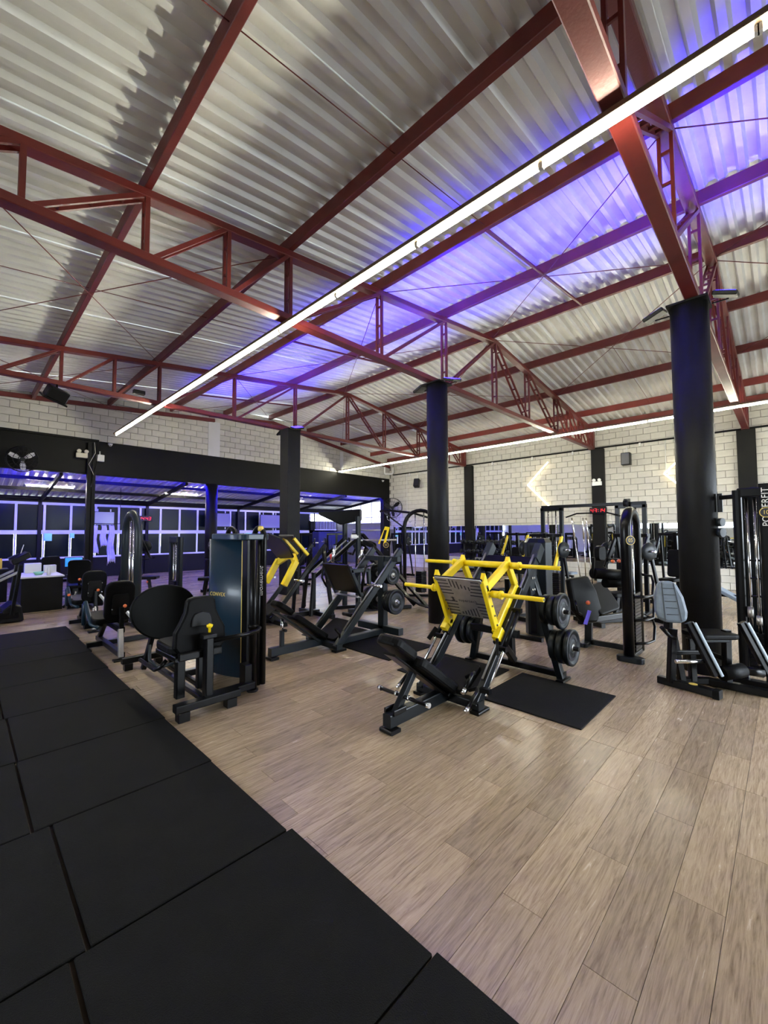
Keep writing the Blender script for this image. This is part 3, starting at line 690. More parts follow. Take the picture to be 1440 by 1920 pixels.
MB().prism([(-0.02, -0.02), (0.015, -0.03), (0.03, -0.008), (0.012, 0.0), (0.03, 0.012), (0.01, 0.032), (-0.022, 0.022), (0.002, 0.012), (-0.008, 0.0), (0.004, -0.008)], o0+pu*0.03+UY*0.155, -UY, -pu, 0.0012).build('logo', 'label_black', fp)
# plates stored on the horns
for s, side in ((-1, 'near'), (1, 'far')):
    for x, z, lev, rs in ((1.02, 0.785, 'upper', (0.20, 0.17, 0.165)), (1.06, 0.39, 'lower', (0.20, 0.19, 0.17))):
        for k, R in enumerate(reversed(rs)):
            yy = (0.45 if lev == 'upper' else 0.53)+k*0.085
            pos = ('innermost', 'middle', 'outermost')[k]
            weight_plate((3.7+x, 2.45+s*yy, z+0.006), (0, s, 0), R, 0.06 if k < 2 else 0.05, 'black weight plate, %s on the %s %s horn of the yellow leg press' % (pos, lev, side), 'weight plates stored on the yellow leg press')
weight_plate((4.13, 2.74, 0.0255), (0, 0, 1), 0.10, 0.026, 'small black plate lying on the mat behind the leg press seat', 'small plates on the mat', 'rubber_smooth')
weight_plate((4.10, 3.03, 0.0255), (0, 0, 1), 0.10, 0.026, 'small plate lying at the far side of the leg press mat', 'small plates on the mat', 'rubber_smooth')
# ---------------------------------------------------------------- dark leg press
l2 = thing('leg_press', 'slate grey leg press with plain black footplate and chrome handles', 'leg press', (4.05, 4.92, 0))
leg_press_frame(l2, 'grey_steel', 0)
S(l2, 'stand_post', 'grey_steel', (0.86, -0.10, 0.03), (0.86, -0.10, 1.28), 0.13, 0.11, up=(1, 0, 0))
S(l2, 'stand_base', 'grey_steel', (0.86, -0.50, 0.10), (0.86, 0.45, 0.10), 0.11, 0.11); S(l2, 'stand_base', 'grey_steel', (-0.2, -0.10, 0.06), (0.9, -0.10, 0.06), 0.11, 0.09)
S(l2, 'top_cross', 'grey_steel', (0.88, -0.45, 1.24), (0.88, 0.50, 1.24), 0.08, 0.08)
for z, h in ((0.98, 0.25), (0.56, 0.36)): Cy(l2, 'plate_horn', 'chrome', (0.86, -0.10-(0.28 if z > 0.8 else 0.36), z), (0.86, -0.10+h, z), 0.022)
Pd(l2, 'footplate', 'black_steel', V((0.05, 0.0, 0.98)), V((0.24, 0, -0.42)).normalized(), UY, 0.50, 0.62, 0.03, 0.03, 0.004)
S(l2, 'tread_strip', 'worn_steel', (0.18, -0.27, 0.70), (0.18, 0.27, 0.70), 0.09, 0.012)
for s in (-1, 1):
    S(l2, 'sled_side', 'grey_steel', (-0.04, s*0.30, 1.16), (0.20, s*0.30, 0.72), 0.05, 0.06); S(l2, 'sled_arm', 'grey_steel', (-0.02, s*0.30, 1.10), (0.34, s*0.30, 1.10), 0.05, 0.06); S(l2, 'sled_strut', 'grey_steel', (0.34, s*0.30, 1.12), (0.36, s*0.30, 0.86), 0.05, 0.06)
    Cy(l2, 'load_horn', 'chrome', (0.12, s*0.30, 1.20), (0.20, s*0.34, 1.46), 0.024); Cy(l2, 'load_peg', 'chrome', (0.30, s*0.33, 0.88), (0.30, s*0.62, 0.88), 0.022)
    Tu(l2, 'hand_grip', 'black_steel', [(-0.22, s*0.30, 0.14), (-0.26, s*0.34, 0.24), (-0.36, s*0.36, 0.34)], 0.017)
S(l2, 'stop_stand', 'grey_steel', (0.14, -0.02, 0.08), (0.42, -0.02, 0.56), 0.09, 0.05); Cy(l2, 'stop_peg', 'black_steel', (0.20, -0.16, 0.40), (0.20, 0.12, 0.40), 0.03)
for s in (-1, 1):
    Tu(l2, 'side_hoop', 'black_steel', [(0.36, s*0.36, 1.10), (0.30, s*0.46, 1.20), (0.10, s*0.50, 1.16), (0.05, s*0.48, 0.95), (0.10, s*0.42, 0.80)], 0.018)
S(l2, 'back_strut', 'grey_steel', (-0.98, 0, 0.13), (-0.98, 0, 0.36), 0.055, 0.055, up=(1, 0, 0)); Cy(l2, 'strut_sleeve', 'chrome', (-0.98, 0, 0.30), (-0.98, 0, 0.52), 0.022); Cy(l2, 'lock_knob', 'black_plastic', (-0.98, -0.03, 0.37), (-0.98, -0.10, 0.37), 0.02)
Pd(l2, 'head_pad', 'upholstery', V((-0.98, 0, 0.66)), -D, UY, 0.30, 0.27, 0.08, 0.08, 0.02)
Pd(l2, 'back_pad', 'upholstery', V((-0.56, 0, 0.345)), -D, UY, 0.66, 0.30, 0.09, 0.07, 0.024)
S(l2, 'pad_backing', 'grey_steel', V((-1.05, 0, 0.66))-N*0.06, V((-0.36, 0, 0.16))-N*0.06, 0.15, 0.03)
Pd(l2, 'seat_pad', 'upholstery', V((-0.06, 0, 0.22)), sd, UY, 0.44, 0.46, 0.05, 0.05, 0.014)
for (dy, lst, side) in ((-1, ((0.98, (0.155, 0.15)), (0.56, (0.20, 0.18, 0.165))), 'near'), (1, ((0.98, (0.16,)), (0.56, (0.20, 0.19, 0.17))), 'far')):
    for z, rs in lst:
        for k, R in enumerate(reversed(rs)):
            y = 4.92-0.10+dy*(0.14+k*0.075)
            weight_plate((4.91, y, z), (0, dy, 0), R, 0.055, 'dark weight plate, %s of the %s %s stack on the grey leg press stand' % (('innermost', 'middle', 'outermost')[k] if k+1 < len(rs) or len(rs) == 1 else 'outermost', 'upper' if z > 0.8 else 'lower', side), 'weight plates on the dark leg press stand')
# ---------------------------------------------------------------- third leg press with yellow fork
l3 = thing('leg_press', 'leg press with dark shield plate and yellow fork sled, farther back', 'leg press', (4.17, 6.86, 0))
S(l3, 'centre_beam', 'black_steel', (-0.95, 0, 0.08), (0.95, 0, 0.08), 0.10, 0.09); S(l3, 'rear_cross', 'black_steel', (0.9, -0.55, 0.05), (0.9, 0.55, 0.05), 0.09, 0.08); S(l3, 'front_cross', 'black_steel', (-0.1, -0.45, 0.05), (-0.1, 0.45, 0.05), 0.09, 0.08)
for s in (-1, 1):
    S(l3, 'rail', 'black_steel', (-0.25, s*0.22, 0.10), (0.95, s*0.22, 1.42), 0.05, 0.08); S(l3, 'rear_leg', 'black_steel', (0.90, s*0.22, 1.36), (0.92, s*0.50, 0.05), 0.06, 0.07, up=(1, 0, 0))
    S(l3, 'fork_arm', 'yellow_paint', (0.28, s*0.10, 1.22), (0.20, s*0.30, 1.10), 0.10, 0.12); S(l3, 'fork_leg', 'yellow_paint', (0.21, s*0.30, 1.14), (-0.05, s*0.31, 0.72), 0.085, 0.11)
    Cy(l3, 'load_peg', 'chrome', (0.16, s*0.34, 0.80), (0.16, s*0.62, 0.80), 0.022); S(l3, 'sled_bar', 'yellow_paint', (0.24, s*0.18, 1.56), (0.56, s*0.18, 1.24), 0.05, 0.06)
    S(l3, 'front_post', 'black_steel', (0.55, s*0.30, 0.08), (0.62, s*0.30, 0.90), 0.06, 0.06, up=(1, 0, 0))
MB().prism([(-0.36, 0.26), (-0.30, 0.34), (0.0, 0.34), (0.30, 0.22), (0.36, 0.0), (0.28, -0.24), (-0.30, -0.30)], (0.02, 0, 1.40), V((0, -1, 0)), V((-0.45, 0, 0.55)).normalized(), 0.035).build('shield_plate', 'slate_steel', l3, bevel=0.006)
MB().prism([(-0.25, 0), (0.25, 0), (0.0, -0.22)], (0.18, 0, 1.62), V((0, -1, 0)), V((-0.75, 0, 0.55)).normalized(), 0.03).build('shield_gusset', 'slate_steel', l3)
Bx(l3, 'fork_bridge', 'yellow_paint', (0.26, 0, 1.22), (0.10, 0.26, 0.11))
Cy(l3, 'pivot_bolt', 'cream_plastic', (0.16, 0, 1.31), (0.26, 0, 1.31), 0.035)
Pd(l3, 'back_pad', 'upholstery', V((-0.62, 0, 0.52)), -D, UY, 0.66, 0.32, 0.09, 0.08, 0.022); Pd(l3, 'seat_pad', 'upholstery', V((-0.14, 0, 0.27)), sd, UY, 0.40, 0.44, 0.06, 0.05, 0.014)
S(l3, 'back_strut', 'black_steel', (-0.75, 0, 0.10), (-0.62, 0, 0.48), 0.06, 0.06); Tu(l3, 'hand_grip', 'chrome', [(-0.55, -0.2, 0.3), (-0.62, -0.30, 0.28), (-0.72, -0.32, 0.22)], 0.018)
# ---------------------------------------------------------------- helper pieces
def weight_stack(t, c, n, w, d, zh=0.03, z0=0.12, m='black_steel'):
    for k in range(n):
        Bx(t, 'stack_plate', m, (c[0], c[1], z0+zh*(k+0.5)), (w, d, zh-0.005), bevel=0.002)
def knob(t, p, q, col='orange_knob', r=0.024):
    k = Cy(t, 'pin_stem', 'chrome', p, q, 0.008, 8); MB().lathe([(0.0, -0.02), (r*.8, -0.018), (r, 0), (r*.8, 0.018), (0, 0.02)], q, V(q)-V(p), 14).build('pin_knob', col, k)
def disc_badge(t, body, o, a, b, R=0.055):
    n = V(a).cross(V(b)).normalized(); o = V(o)
    bd = MB().cyl(o, o+n*0.003, R, 24).build('number_badge', 'gold_print', t)
    MB().cyl(o+n*0.003, o+n*0.0038, R*.88, 24).build('badge_face', 'label_black', bd)
    text('lettering', body, R*1.15, 'gold_print', bd, o+n*0.0045, a, b, 0.0004, sx=0.85)
def chest_press(label, loc, rz, group, m='black_steel', pad='upholstery', yellow=False):
    """generic seated press: base, uprights, seat, backrest, two arms with grips"""
    t = thing('press_machine', label, 'gym machine', loc, rz, group)
    am = 'yellow_paint' if yellow else m
    S(t, 'base_beam', m, (-0.1, 0, 0.05), (1.2, 0, 0.05), 0.08, 0.08)
    S(t, 'base_cross', m, (-0.1, -0.45, 0.05), (-0.1, 0.45, 0.05), 0.08, 0.08); S(t, 'base_cross', m, (1.2, -0.35, 0.05), (1.2, 0.35, 0.05), 0.08, 0.08)
    S(t, 'seat_post', m, (0.62, 0, 0.06), (0.55, 0, 0.48), 0.07, 0.07); S(t, 'mast', m, (0.12, 0, 0.06), (0.22, 0, 1.65), 0.08, 0.08, up=(0, 1, 0))
    S(t, 'top_cross', m, (0.2, -0.38, 1.60), (0.2, 0.38, 1.60), 0.07, 0.07)
    Pd(t, 'seat_pad', pad, (0.56, 0, 0.52), UX, UY, 0.42, 0.36, 0.07, 0.06, 0.016); Pd(t, 'backrest', pad, (0.30, 0, 0.90), V((-0.12, 0, 1)).normalized(), UY, 0.66, 0.30, 0.07, 0.07, 0.016)
    for s in (-1, 1):
        S(t, 'press_arm', am, (0.2, s*0.36, 1.58), (0.46, s*0.38, 0.98), 0.05, 0.06); Cy(t, 'handle', 'rubber_smooth', (0.46, s*0.38, 1.0), (0.62, s*0.22, 1.02), 0.017)
        Cy(t, 'load_peg', 'chrome', (0.30, s*0.38, 1.32), (0.30, s*0.60, 1.32), 0.02); S(t, 'side_brace', m, (-0.08, s*0.40, 0.06), (0.2, s*0.34, 1.58), 0.05, 0.05, up=(0, 1, 0))
        MB().lathe([(0.03, -0.025), (0.15, -0.025), (0.16, 0), (0.15, 0.025), (0.03, 0.025)], (0.30, s*0.47, 1.32), (0, 1, 0), 24).build('loaded_plate', 'plate_rubber', t)
    knob(t, (0.55, -0.03, 0.40), (0.55, -0.11, 0.42))
    return t
# ---------------------------------------------------------------- seated leg press with blue tower and oval shield
cv_ = thing('seated_leg_press', 'black seated leg press with tall blue weight tower and oval shield', 'gym machine', (1.66, 4.4, 0))
S(cv_, 'front_bar', 'black_steel', (-0.29, -0.48, 0.12), (0.30, -0.48, 0.12), 0.10, 0.07)
for x in (-0.22, 0.22): Bx(cv_, 'foot', 'black_steel', (x, -0.48, 0.042), (0.10, 0.09, 0.084))
S(cv_, 'rear_bar', 'black_steel', (-0.24, 1.44, 0.12), (0.22, 1.44, 0.12), 0.08, 0.07)
for x in (-0.17, 0.17): Bx(cv_, 'foot', 'black_steel', (x, 1.44, 0.042), (0.09, 0.08, 0.084))
S(cv_, 'spine', 'black_steel', (0.0, -0.46, 0.11), (0.0, 1.44, 0.11), 0.06, 0.05); S(cv_, 'spine', 'black_steel', (0.16, -0.3, 0.07), (0.16, 1.2, 0.07), 0.05, 0.05)
S(cv_, 'tower_link', 'black_steel', (0.0, -0.36, 0.10), (0.52, -0.36, 0.10), 0.09, 0.07); S(cv_, 'tower_link', 'black_steel', (0.0, 0.5, 0.10), (0.52, 0.5, 0.10), 0.08, 0.07)
S(cv_, 'back_post', 'black_steel', (0.02, -0.43, 0.12), (0.02, -0.43, 0.68), 0.09, 0.075, up=(1, 0, 0))
S(cv_, 'seat_post', 'black_steel', (-0.16, -0.22, 0.12), (-0.16, -0.22, 0.52), 0.08, 0.08, up=(1, 0, 0)); S(cv_, 'seat_post', 'black_steel', (0.08, -0.1, 0.12), (0.08, -0.1, 0.52), 0.07, 0.07, up=(1, 0, 0))
S(cv_, 'seat_frame', 'black_steel', (-0.22, -0.36, 0.53), (0.17, -0.36, 0.53), 0.06, 0.07); S(cv_, 'seat_frame', 'black_steel', (-0.2, -0.3, 0.50), (-0.2, 0.25, 0.48), 0.06, 0.05)
# moulded seat back: tall tapered shell with bulging lower half
def shell(prof, y, th, name, m, par, n=None):
    pts = [(x, z) for x, z in prof]+[(-x, z) for x, z in reversed(prof)]
    return MB().prism(pts, (0.0, y, 0), UX, UZ, th).build(name, m, par, bevel=0.018, seg=2)
sb = MB().prism([(0.115, 1.045), (0.135, 1.02), (0.15, 0.92), (0.185, 0.84), (0.24, 0.74), (0.245, 0.60), (0.20, 0.53), (-0.20, 0.53), (-0.245, 0.60), (-0.24, 0.74), (-0.185, 0.84), (-0.15, 0.92), (-0.135, 1.02), (-0.115, 1.045), (-0.06, 1.06), (0.06, 1.06)], (0, -0.27, 0), UX, UZ, 0.085).build('backrest', 'upholstery', cv_, bevel=0.022, seg=2)
MB().prism([(0.07, 0.90), (0.09, 0.86), (0.10, 0.78), (-0.10, 0.78), (-0.09, 0.86), (-0.07, 0.90), (0, 0.92)], (0, -0.32, 0), UX, UZ, 0.02).build('back_socket', 'black_plastic', sb, bevel=0.006)
Bx(cv_, 'knob_plate', 'black_plastic', (0.02, -0.43, 0.70), (0.13, 0.09, 0.035)); MB().lathe([(0.012, -0.04), (0.012, 0.0), (0.026, 0.012), (0.03, 0.03), (0.0, 0.045)], (0.02, -0.45, 0.775), (0, 0, 1), 16).build('height_knob', 'yellow_paint', cv_)
Pd(cv_, 'seat_pad', 'upholstery', (-0.02, 0.0, 0.56), UX, UY, 0.46, 0.50, 0.08, 0.10, 0.02)
# hand rails
Tu(cv_, 'hand_rail', 'black_steel', [(-0.24, -0.1, 0.46), (-0.30, -0.1, 0.40), (-0.31, 0.0, 0.36), (-0.30, 0.5, 0.35)] , 0.02)
Tu(cv_, 'hand_rail', 'black_steel', [(0.06, -0.45, 0.65), (0.40, -0.46, 0.655), (0.52, -0.44, 0.66), (0.585, -0.37, 0.67), (0.60, -0.28, 0.66)], 0.021)
Tu(cv_, 'hand_grip', 'grey_steel', [(-0.16, 0.68, 0.44), (-0.18, 0.60, 0.30), (-0.12, 0.52, 0.22), (0.05, 0.50, 0.24)], 0.018)
# oval shield / footplate
ov = []
for k in range(36):
    a = 2*math.pi*k/36; ov.append((0.36*math.cos(a)*(1+0.10*math.sin(a)), 0.315*math.sin(a)))
MB().prism(ov, (0.06, 0.92, 0.745), UX, V((0, 0.10, 1)).normalized(), 0.05).build('oval_shield', 'rubber_smooth', cv_, bevel=0.016, seg=2)
for s in (-1, 1): S(cv_, 'shield_leg', 'black_steel', (0.03+s*0.08, 0.97, 0.46), (0.03+s*0.15, 1.02, 0.10), 0.05, 0.07, up=(0, 1, 0))
# tower
tw = rrect(0.30, 0.62, 0.07, 6)
pan = MB()
poly = []
for k in range(15):
    f = k/14; yy = -0.33+0.66*f; bul = 0.055*(1-(2*f-1)**2); poly.append((-bul, yy))
vs = []
for z in (0.07, 1.60): vs += [(0.52+x, 0.22+y, z) for x, y in poly]
for z in (0.07, 1.60): vs += [(0.545+x*0.6, 0.22+y, z) for x, y in poly]
n = 15; fs = []
for k in range(n-1): fs += [(k, k+1, n+k+1, n+k), (2*n+k, 3*n+k, 3*n+k+1, 2*n+k+1), (k, 2*n+k, 2*n+k+1, k+1), (n+k, n+k+1, 3*n+k+1, 3*n+k)]
fs += [(0, n, 3*n, 2*n), (n-1, 3*n-1, 4*n-1, 2*n-1)]
pan.add(vs, fs, True); pan = pan.build('tower_panel', 'blue_steel', cv_); pan.rotation_euler = (0, 0, 0.30); pan.location = V((0.52, 0.22, 0))-Euler((0, 0, 0.30)).to_matrix() @ V((0.52, 0.22, 0))
st = MB()
st.bb(0.485, 0.492, -0.020, -0.010, 0.08, 1.59).build('stripe', 'gold_print', pan)
text('lettering', 'CONVEX', 0.062, 'gold_print', pan, (0.4635, 0.34, 0.97), (0, -1, 0), (0, 0, 1), 0.001, spacing=1.1, sx=0.9)
MB().prism(rrect(0.36, 0.80, 0.09, 5), (0.60, 0.14, 1.63), UX, UY, 0.07).build('tower_cap', 'blue_steel', cv_, bevel=0.012, seg=2)
Bx(cv_, 'tower_body', 'black_steel', (0.66, 0.20, 0.84), (0.20, 0.66, 1.52)); 
for y in (-0.20, 0.58): Cy(cv_, 'tower_post', 'black_steel', (0.56, y-0.08, 0.02), (0.56, y-0.08, 1.60), 0.042, 20)
Cy(cv_, 'tower_post', 'black_steel', (0.66, -0.20, 0.02), (0.66, -0.20, 1.60), 0.035, 20); Cy(cv_, 'post_collar', 'black_steel', (0.56, -0.28, 0.0), (0.56, -0.28, 0.02), 0.06, 20)
Cy(cv_, 'clamp_ring', 'black_steel', (0.56, -0.28, 0.66), (0.56, -0.28, 0.70), 0.055, 20); Bx(cv_, 'lower_box', 'black_steel', (0.47, -0.30, 0.20), (0.08, 0.12, 0.22))
for y, sgn in ((-0.24, -1), (0.66, 1)):
    pts = [(0.70, y, 0.03), (0.70, y, 1.62)]+arc((0.70, y-sgn*0.11, 1.62), 0.11, 0, 180, (0, sgn, 0), UZ, 8)[1:]
    Tu(cv_, 'bent_tube', 'black_steel', pts, 0.03, 12)
MB().lathe([(0, -0.02), (0.03, -0.02), (0.03, 0.02), (0, 0.02)], (0.68, -0.20, 1.72), (1, 0, 0), 14).build('pulley', 'gold_print', cv_)
text('lettering', 'movement', 0.075, 'white_print', cv_, (0.665, -0.262, 1.15), (0, 0, 1), V((0.5, -1, 0)), 0.0006)
# ---------------------------------------------------------------- leg curl seats in the left row
def curl_seat(label, loc, group, knob_left=True):
    t = thing('leg_curl_machine', label, 'gym machine', loc, 0, group)
    Pd(t, 'backrest', 'upholstery', (0.02, 0.02, 0.74), V((0, -0.14, 1)).normalized(), UX, 0.56, 0.36, 0.08, 0.11, 0.02)
    MB().prism(rrect(0.20, 0.28, 0.03, 3), (0.02, -0.035, 0.70), UX, V((0, -0.14, 1)).normalized(), 0.012).build('back_panel', 'black_plastic', t)
    Pd(t, 'seat_pad', 'grey_leather' if False else 'upholstery', (-0.06, 0.30, 0.50), UX, V((0, 1, 0.12)).normalized(), 0.42, 0.46, 0.08, 0.08, 0.02)
    S(t, 'back_post', 'black_steel', (0.03, -0.08, 0.10), (0.03, -0.06, 0.66), 0.055, 0.055, up=(1, 0, 0)); S(t, 'seat_beam', 'black_steel', (0.03, -0.10, 0.36), (0.03, 0.60, 0.36), 0.07, 0.08)
    S(t, 'front_leg', 'worn_steel', (-0.02, -0.28, 0.04), (0.0, -0.14, 0.38), 0.06, 0.06, up=(0, 1, 0)); Bx(t, 'foot_plate', 'black_steel', (0.0, -0.29, 0.012), (0.22, 0.10, 0.022))
    S(t, 'base_beam', 'black_steel', (0.0, -0.25, 0.06), (0.0, 1.1, 0.06), 0.07, 0.07); S(t, 'base_cross', 'black_steel', (-0.22, 0.7, 0.05), (0.62, 0.7, 0.05), 0.07, 0.07); S(t, 'rear_leg', 'black_steel', (0.0, 1.05, 0.05), (0.0, 0.62, 0.40), 0.06, 0.06, up=(1, 0, 0))
    for s in (-1, 1):
        Tu(t, 'side_arm', 'blue_steel', [(s*0.27, 0.66, 0.36), (s*0.28, 0.62, 0.66), (s*0.28, 0.52, 0.70), (s*0.27, 0.18, 0.44), (s*0.20, 0.05, 0.40)], 0.026)
    Cy(t, 'gas_spring', 'chrome', (-0.20, 0.60, 0.34), (-0.16, 0.52, 0.62), 0.012); Cy(t, 'gas_spring_body', 'black_steel', (-0.20, 0.60, 0.36), (-0.18, 0.56, 0.48), 0.02)
    Cy(t, 'ankle_roller', 'upholstery', (-0.25, 0.74, 0.34), (0.30, 0.74, 0.34), 0.06, 18)
    knob(t, (0.05, -0.09, 0.68), (0.05, -0.13, 0.685)); S(t, 'scale_arm', 'worn_steel', (0.08, -0.12, 0.60), (0.14, -0.20, 0.50), 0.03, 0.05)
    for dx, dz in ((-0.08, 0.10), (0.12, 0.10), (-0.08, -0.06), (0.12, -0.06)): Cy(t, 'bolt', 'chrome', (dx, -0.04-0.0, 0.70+dz), (dx, -0.052, 0.70+dz), 0.008, 8)
    return t
curl_seat('black leg curl seat with orange knob beside the mat strip', (1.55, 6.62, 0), 'leg curl seats along the mat strip')
c2_ = curl_seat('leg curl seat standing in front of the desk end', (1.66, 8.75, 0), 'leg curl seats along the mat strip'); knob(c2_, (-0.12, 0.25, 0.84), (-0.16, 0.20, 0.86)); knob(c2_, (-0.25, 0.3, 0.60), (-0.30, 0.24, 0.60))
# tall arched blue grey tower of the curl machine
at = thing('weight_tower', 'tall blue grey arched tube tower behind the leg curl seat', 'gym machine', (2.25, 8.8, 0))
Tu(at, 'arch_frame', 'grey_steel', [(0, -0.42, 0.04), (0, -0.42, 1.62)]+arc((0, 0, 1.62), 0.42, 180, 0, UY, UZ, 14)[1:-1]+[(0, 0.42, 1.62), (0, 0.42, 0.04)], 0.065, 16)
for y in (-0.10, 0.10): Cy(at, 'guide_rod', 'chrome', (0, y, 0.1), (0, y, 1.90), 0.016)
S(at, 'base', 'black_steel', (0, -0.5, 0.04), (0, 0.5, 0.04), 0.14, 0.06); weight_stack(at, (0, 0), 12, 0.12, 0.34, 0.045)
Cy(at, 'cable', 'black_steel', (0, 0, 0.65), (0, 0, 1.95), 0.006, 6)
# white lettered tower in the back left
def lettered_tower(label, loc, rz, H, word, group, mstack=True, num=None, sz=0.11):
    t = thing('weight_tower', label, 'gym machine', loc, rz, group)
    for y in (-0.24, 0.24):
        S(t, 'side_column', 'slate_steel', (0, y, 0.03), (0, y, H), 0.16, 0.10, 0.03, up=(1, 0, 0))
    Bx(t, 'tower_head', 'slate_steel', (0, 0, H-0.06), (0.15, 0.5, 0.14), bevel=0.02)
    for y in (-0.08, 0.08): Cy(t, 'guide_rod', 'chrome', (-0.02, y, 0.1), (-0.02, y, H-0.1), 0.014)
    S(t, 'base', 'black_steel', (0, -0.33, 0.03), (0, 0.33, 0.03), 0.18, 0.06); weight_stack(t, (-0.02, 0), 12, 0.11, 0.30, 0.04)
    text('lettering', word, sz, 'white_print', t, (-0.0815, -0.24, H-0.45), (0, 0, 1), V((0, 1, 0)), 0.0006, spacing=1.1)
    if num: disc_badge(t, num, (-0.083, -0.24, H-0.5), (0, -1, 0), UZ, 0.06)
    return t
lettered_tower('slate weight tower lettered POWERFIT in the back of the hall', (3.42, 9.9, 0), 0, 1.58, 'POWERFIT', None)
# ---------------------------------------------------------------- leg extension numbered 05
m5 = thing('leg_extension_machine', 'black leg extension with arched weight tower numbered 05', 'gym machine', (6.35, 1.52, 0))
Tu(m5, 'arch_tower', 'black_steel', [(-0.24, 0, 0.05), (-0.24, 0, 1.70)]+arc((0.01, 0, 1.70), 0.25, 180, 0, UX, UZ, 12)[1:-1]+[(0.26, 0, 1.70), (0.26, 0, 0.05)], 0.065, 18)
for x in (-0.07, 0.08): Cy(m5, 'guide_rod', 'chrome', (x, 0, 0.1), (x, 0, 1.92), 0.013)
weight_stack(m5, (0.01, 0), 18, 0.30, 0.12, 0.042, 0.10)
MB().prism(rrect(0.32, 0.15, 0.07, 6), (-0.27, -0.02, 0.035), UY, UX, 0.07).build('foot', 'slate_steel', m5, bevel=0.012, seg=2); S(m5, 'base', 'black_steel', (-0.24, 0, 0.05), (0.32, 0, 0.05), 0.10, 0.06)
disc_badge(m5, '05', (-0.272, -0.062, 1.56), V((0.7, -0.72, 0)), UZ, 0.06)
for z in (0.22, 0.52, 0.82):
    Tu(m5, 'guard_loop', 'black_steel', [(-0.2, -0.06, z), (0.0, -0.16, z-0.01), (0.16, -0.20, z), (0.28, -0.19, z+0.16), (0.33, -0.16, z+0.24), (0.26, -0.05, z+0.26)], 0.018)
S(m5, 'floor_beam', 'black_steel', (0.2, 0.05, 0.05), (0.2, 0.62, 0.05), 0.07, 0.07); MB().prism(rrect(0.42, 0.13, 0.06, 5), (0.18, 0.66, 0.03), UX, UY, 0.06).build('seat_foot', 'slate_steel', m5, bevel=0.01)
S(m5, 'seat_post', 'black_steel', (0.20, 0.64, 0.05), (0.18, 0.62, 0.46), 0.10, 0.07, up=(1, 0, 0)); S(m5, 'seat_beam', 'black_steel', (-0.25, 0.60, 0.42), (0.62, 0.30, 0.42), 0.07, 0.08)
MB().prism([(-0.30, 0.30), (0.10, 0.32), (0.24, 0.10), (0.30, -0.18), (0.16, -0.34), (-0.10, -0.32), (-0.28, -0.12)], (-0.12, 0.58, 0.72), V((0.80, -0.25, 0)).normalized(), V((0.1, 0.15, 1)).normalized(), 0.10).build('backrest', 'upholstery', m5, bevel=0.03, seg=2)
MB().prism(rrect(0.52, 0.46, 0.08, 4), (0.30, 0.50, 0.68), V((0.86, -0.25, 0.1)).normalized(), V((0.05, 0.5, 0.75)).normalized(), 0.10).build('seat_pad', 'upholstery', m5, bevel=0.025, seg=2)
Cy(m5, 'thigh_roller', 'upholstery', (-0.22, 0.42, 1.10), (0.22, 0.16, 1.06), 0.075, 18); Cy(m5, 'shin_roller', 'upholstery', (-0.05, 0.32, 0.96), (0.42, 0.08, 0.94), 0.065, 18)
S(m5, 'lever_arm', 'black_steel', (-0.25, 0.40, 1.32), (-0.24, 0.42, 1.06), 0.04, 0.03, up=(1, 0, 0)); S(m5, 'cross_arm', 'black_steel', (-0.05, 0.28, 1.28), (0.20, 0.10, 1.27), 0.04, 0.05)
MB().prism(rrect(0.18, 0.22, 0.06, 4), (0.10, 0.42, 1.36), V((0.8, -0.3, 0)).normalized(), UZ, 0.08).build('knee_pad', 'upholstery', m5, bevel=0.02)
knob(m5, (-0.10, 0.25, 1.27), (-0.14, 0.19, 1.27)); knob(m5, (0.04, 0.22, 1.27), (0.0, 0.15, 1.27)); knob(m5, (-0.26, 0.52, 0.70), (-0.30, 0.47, 0.70), r=0.03)
Tu(m5, 'side_handle', 'black_steel', [(-0.40, 0.60, 0.72), (-0.46, 0.56, 0.66), (-0.46, 0.55, 0.58), (-0.36, 0.54, 0.54)], 0.016)
MB().box((-0.31, 0.48, 0.50), (0.055, 0.012, 0.20), (0.15, 0.25, -0.7)).build('hang_tag', 'violet_tag', m5, bevel=0.003)
# ---------------------------------------------------------------- lat pulldown / cable frame
lf = thing('cable_station', 'tall black cable frame with two towers and hanging lat bar', 'gym machine', (9.8, 3.1, 0))
for ys in ((0.66, 1.1), (-1.02, -0.52)):
    for y in ys: S(lf, 'upright', 'slate_steel' if ys[0] > 0 else 'black_steel', (0, y, 0.03), (0, y, 2.24), 0.08, 0.09, up=(1, 0, 0))
    c = sum(ys)/2
    for dy in (-0.09, 0.09): Cy(lf, 'guide_rod', 'chrome', (0, c+dy, 0.1), (0, c+dy, 2.2), 0.014)
    S(lf, 'foot', 'slate_steel', (-0.35, ys[0], 0.03), (0.4, ys[0], 0.03), 0.10, 0.05); S(lf, 'foot', 'slate_steel', (-0.35, ys[1], 0.03), (0.4, ys[1], 0.03), 0.10, 0.05)
    S(lf, 'tower_top', 'black_steel', (0, ys[0]-.04, 2.20), (0, ys[1]+.04, 2.20), 0.09, 0.08); weight_stack(lf, (0, c), 14, 0.12, 0.30, 0.045, 0.08)
    Cy(lf, 'cable', 'black_steel', (0, c, 0.7), (0, c, 2.2), 0.006, 6)
S(lf, 'top_beam', 'black_steel', (0, -1.05, 2.26), (0, 1.12, 2.26), 0.08, 0.07)
Tu(lf, 'lat_bar', 'black_steel', [(-0.1, 0.52, 2.00), (-0.1, 0.28, 2.08), (-0.1, -0.35, 2.08), (-0.1, -0.60, 2.00)], 0.017)
Cy(lf, 'cable', 'black_steel', (-0.1, -0.05, 2.08), (-0.1, -0.05, 2.24), 0.006, 6)
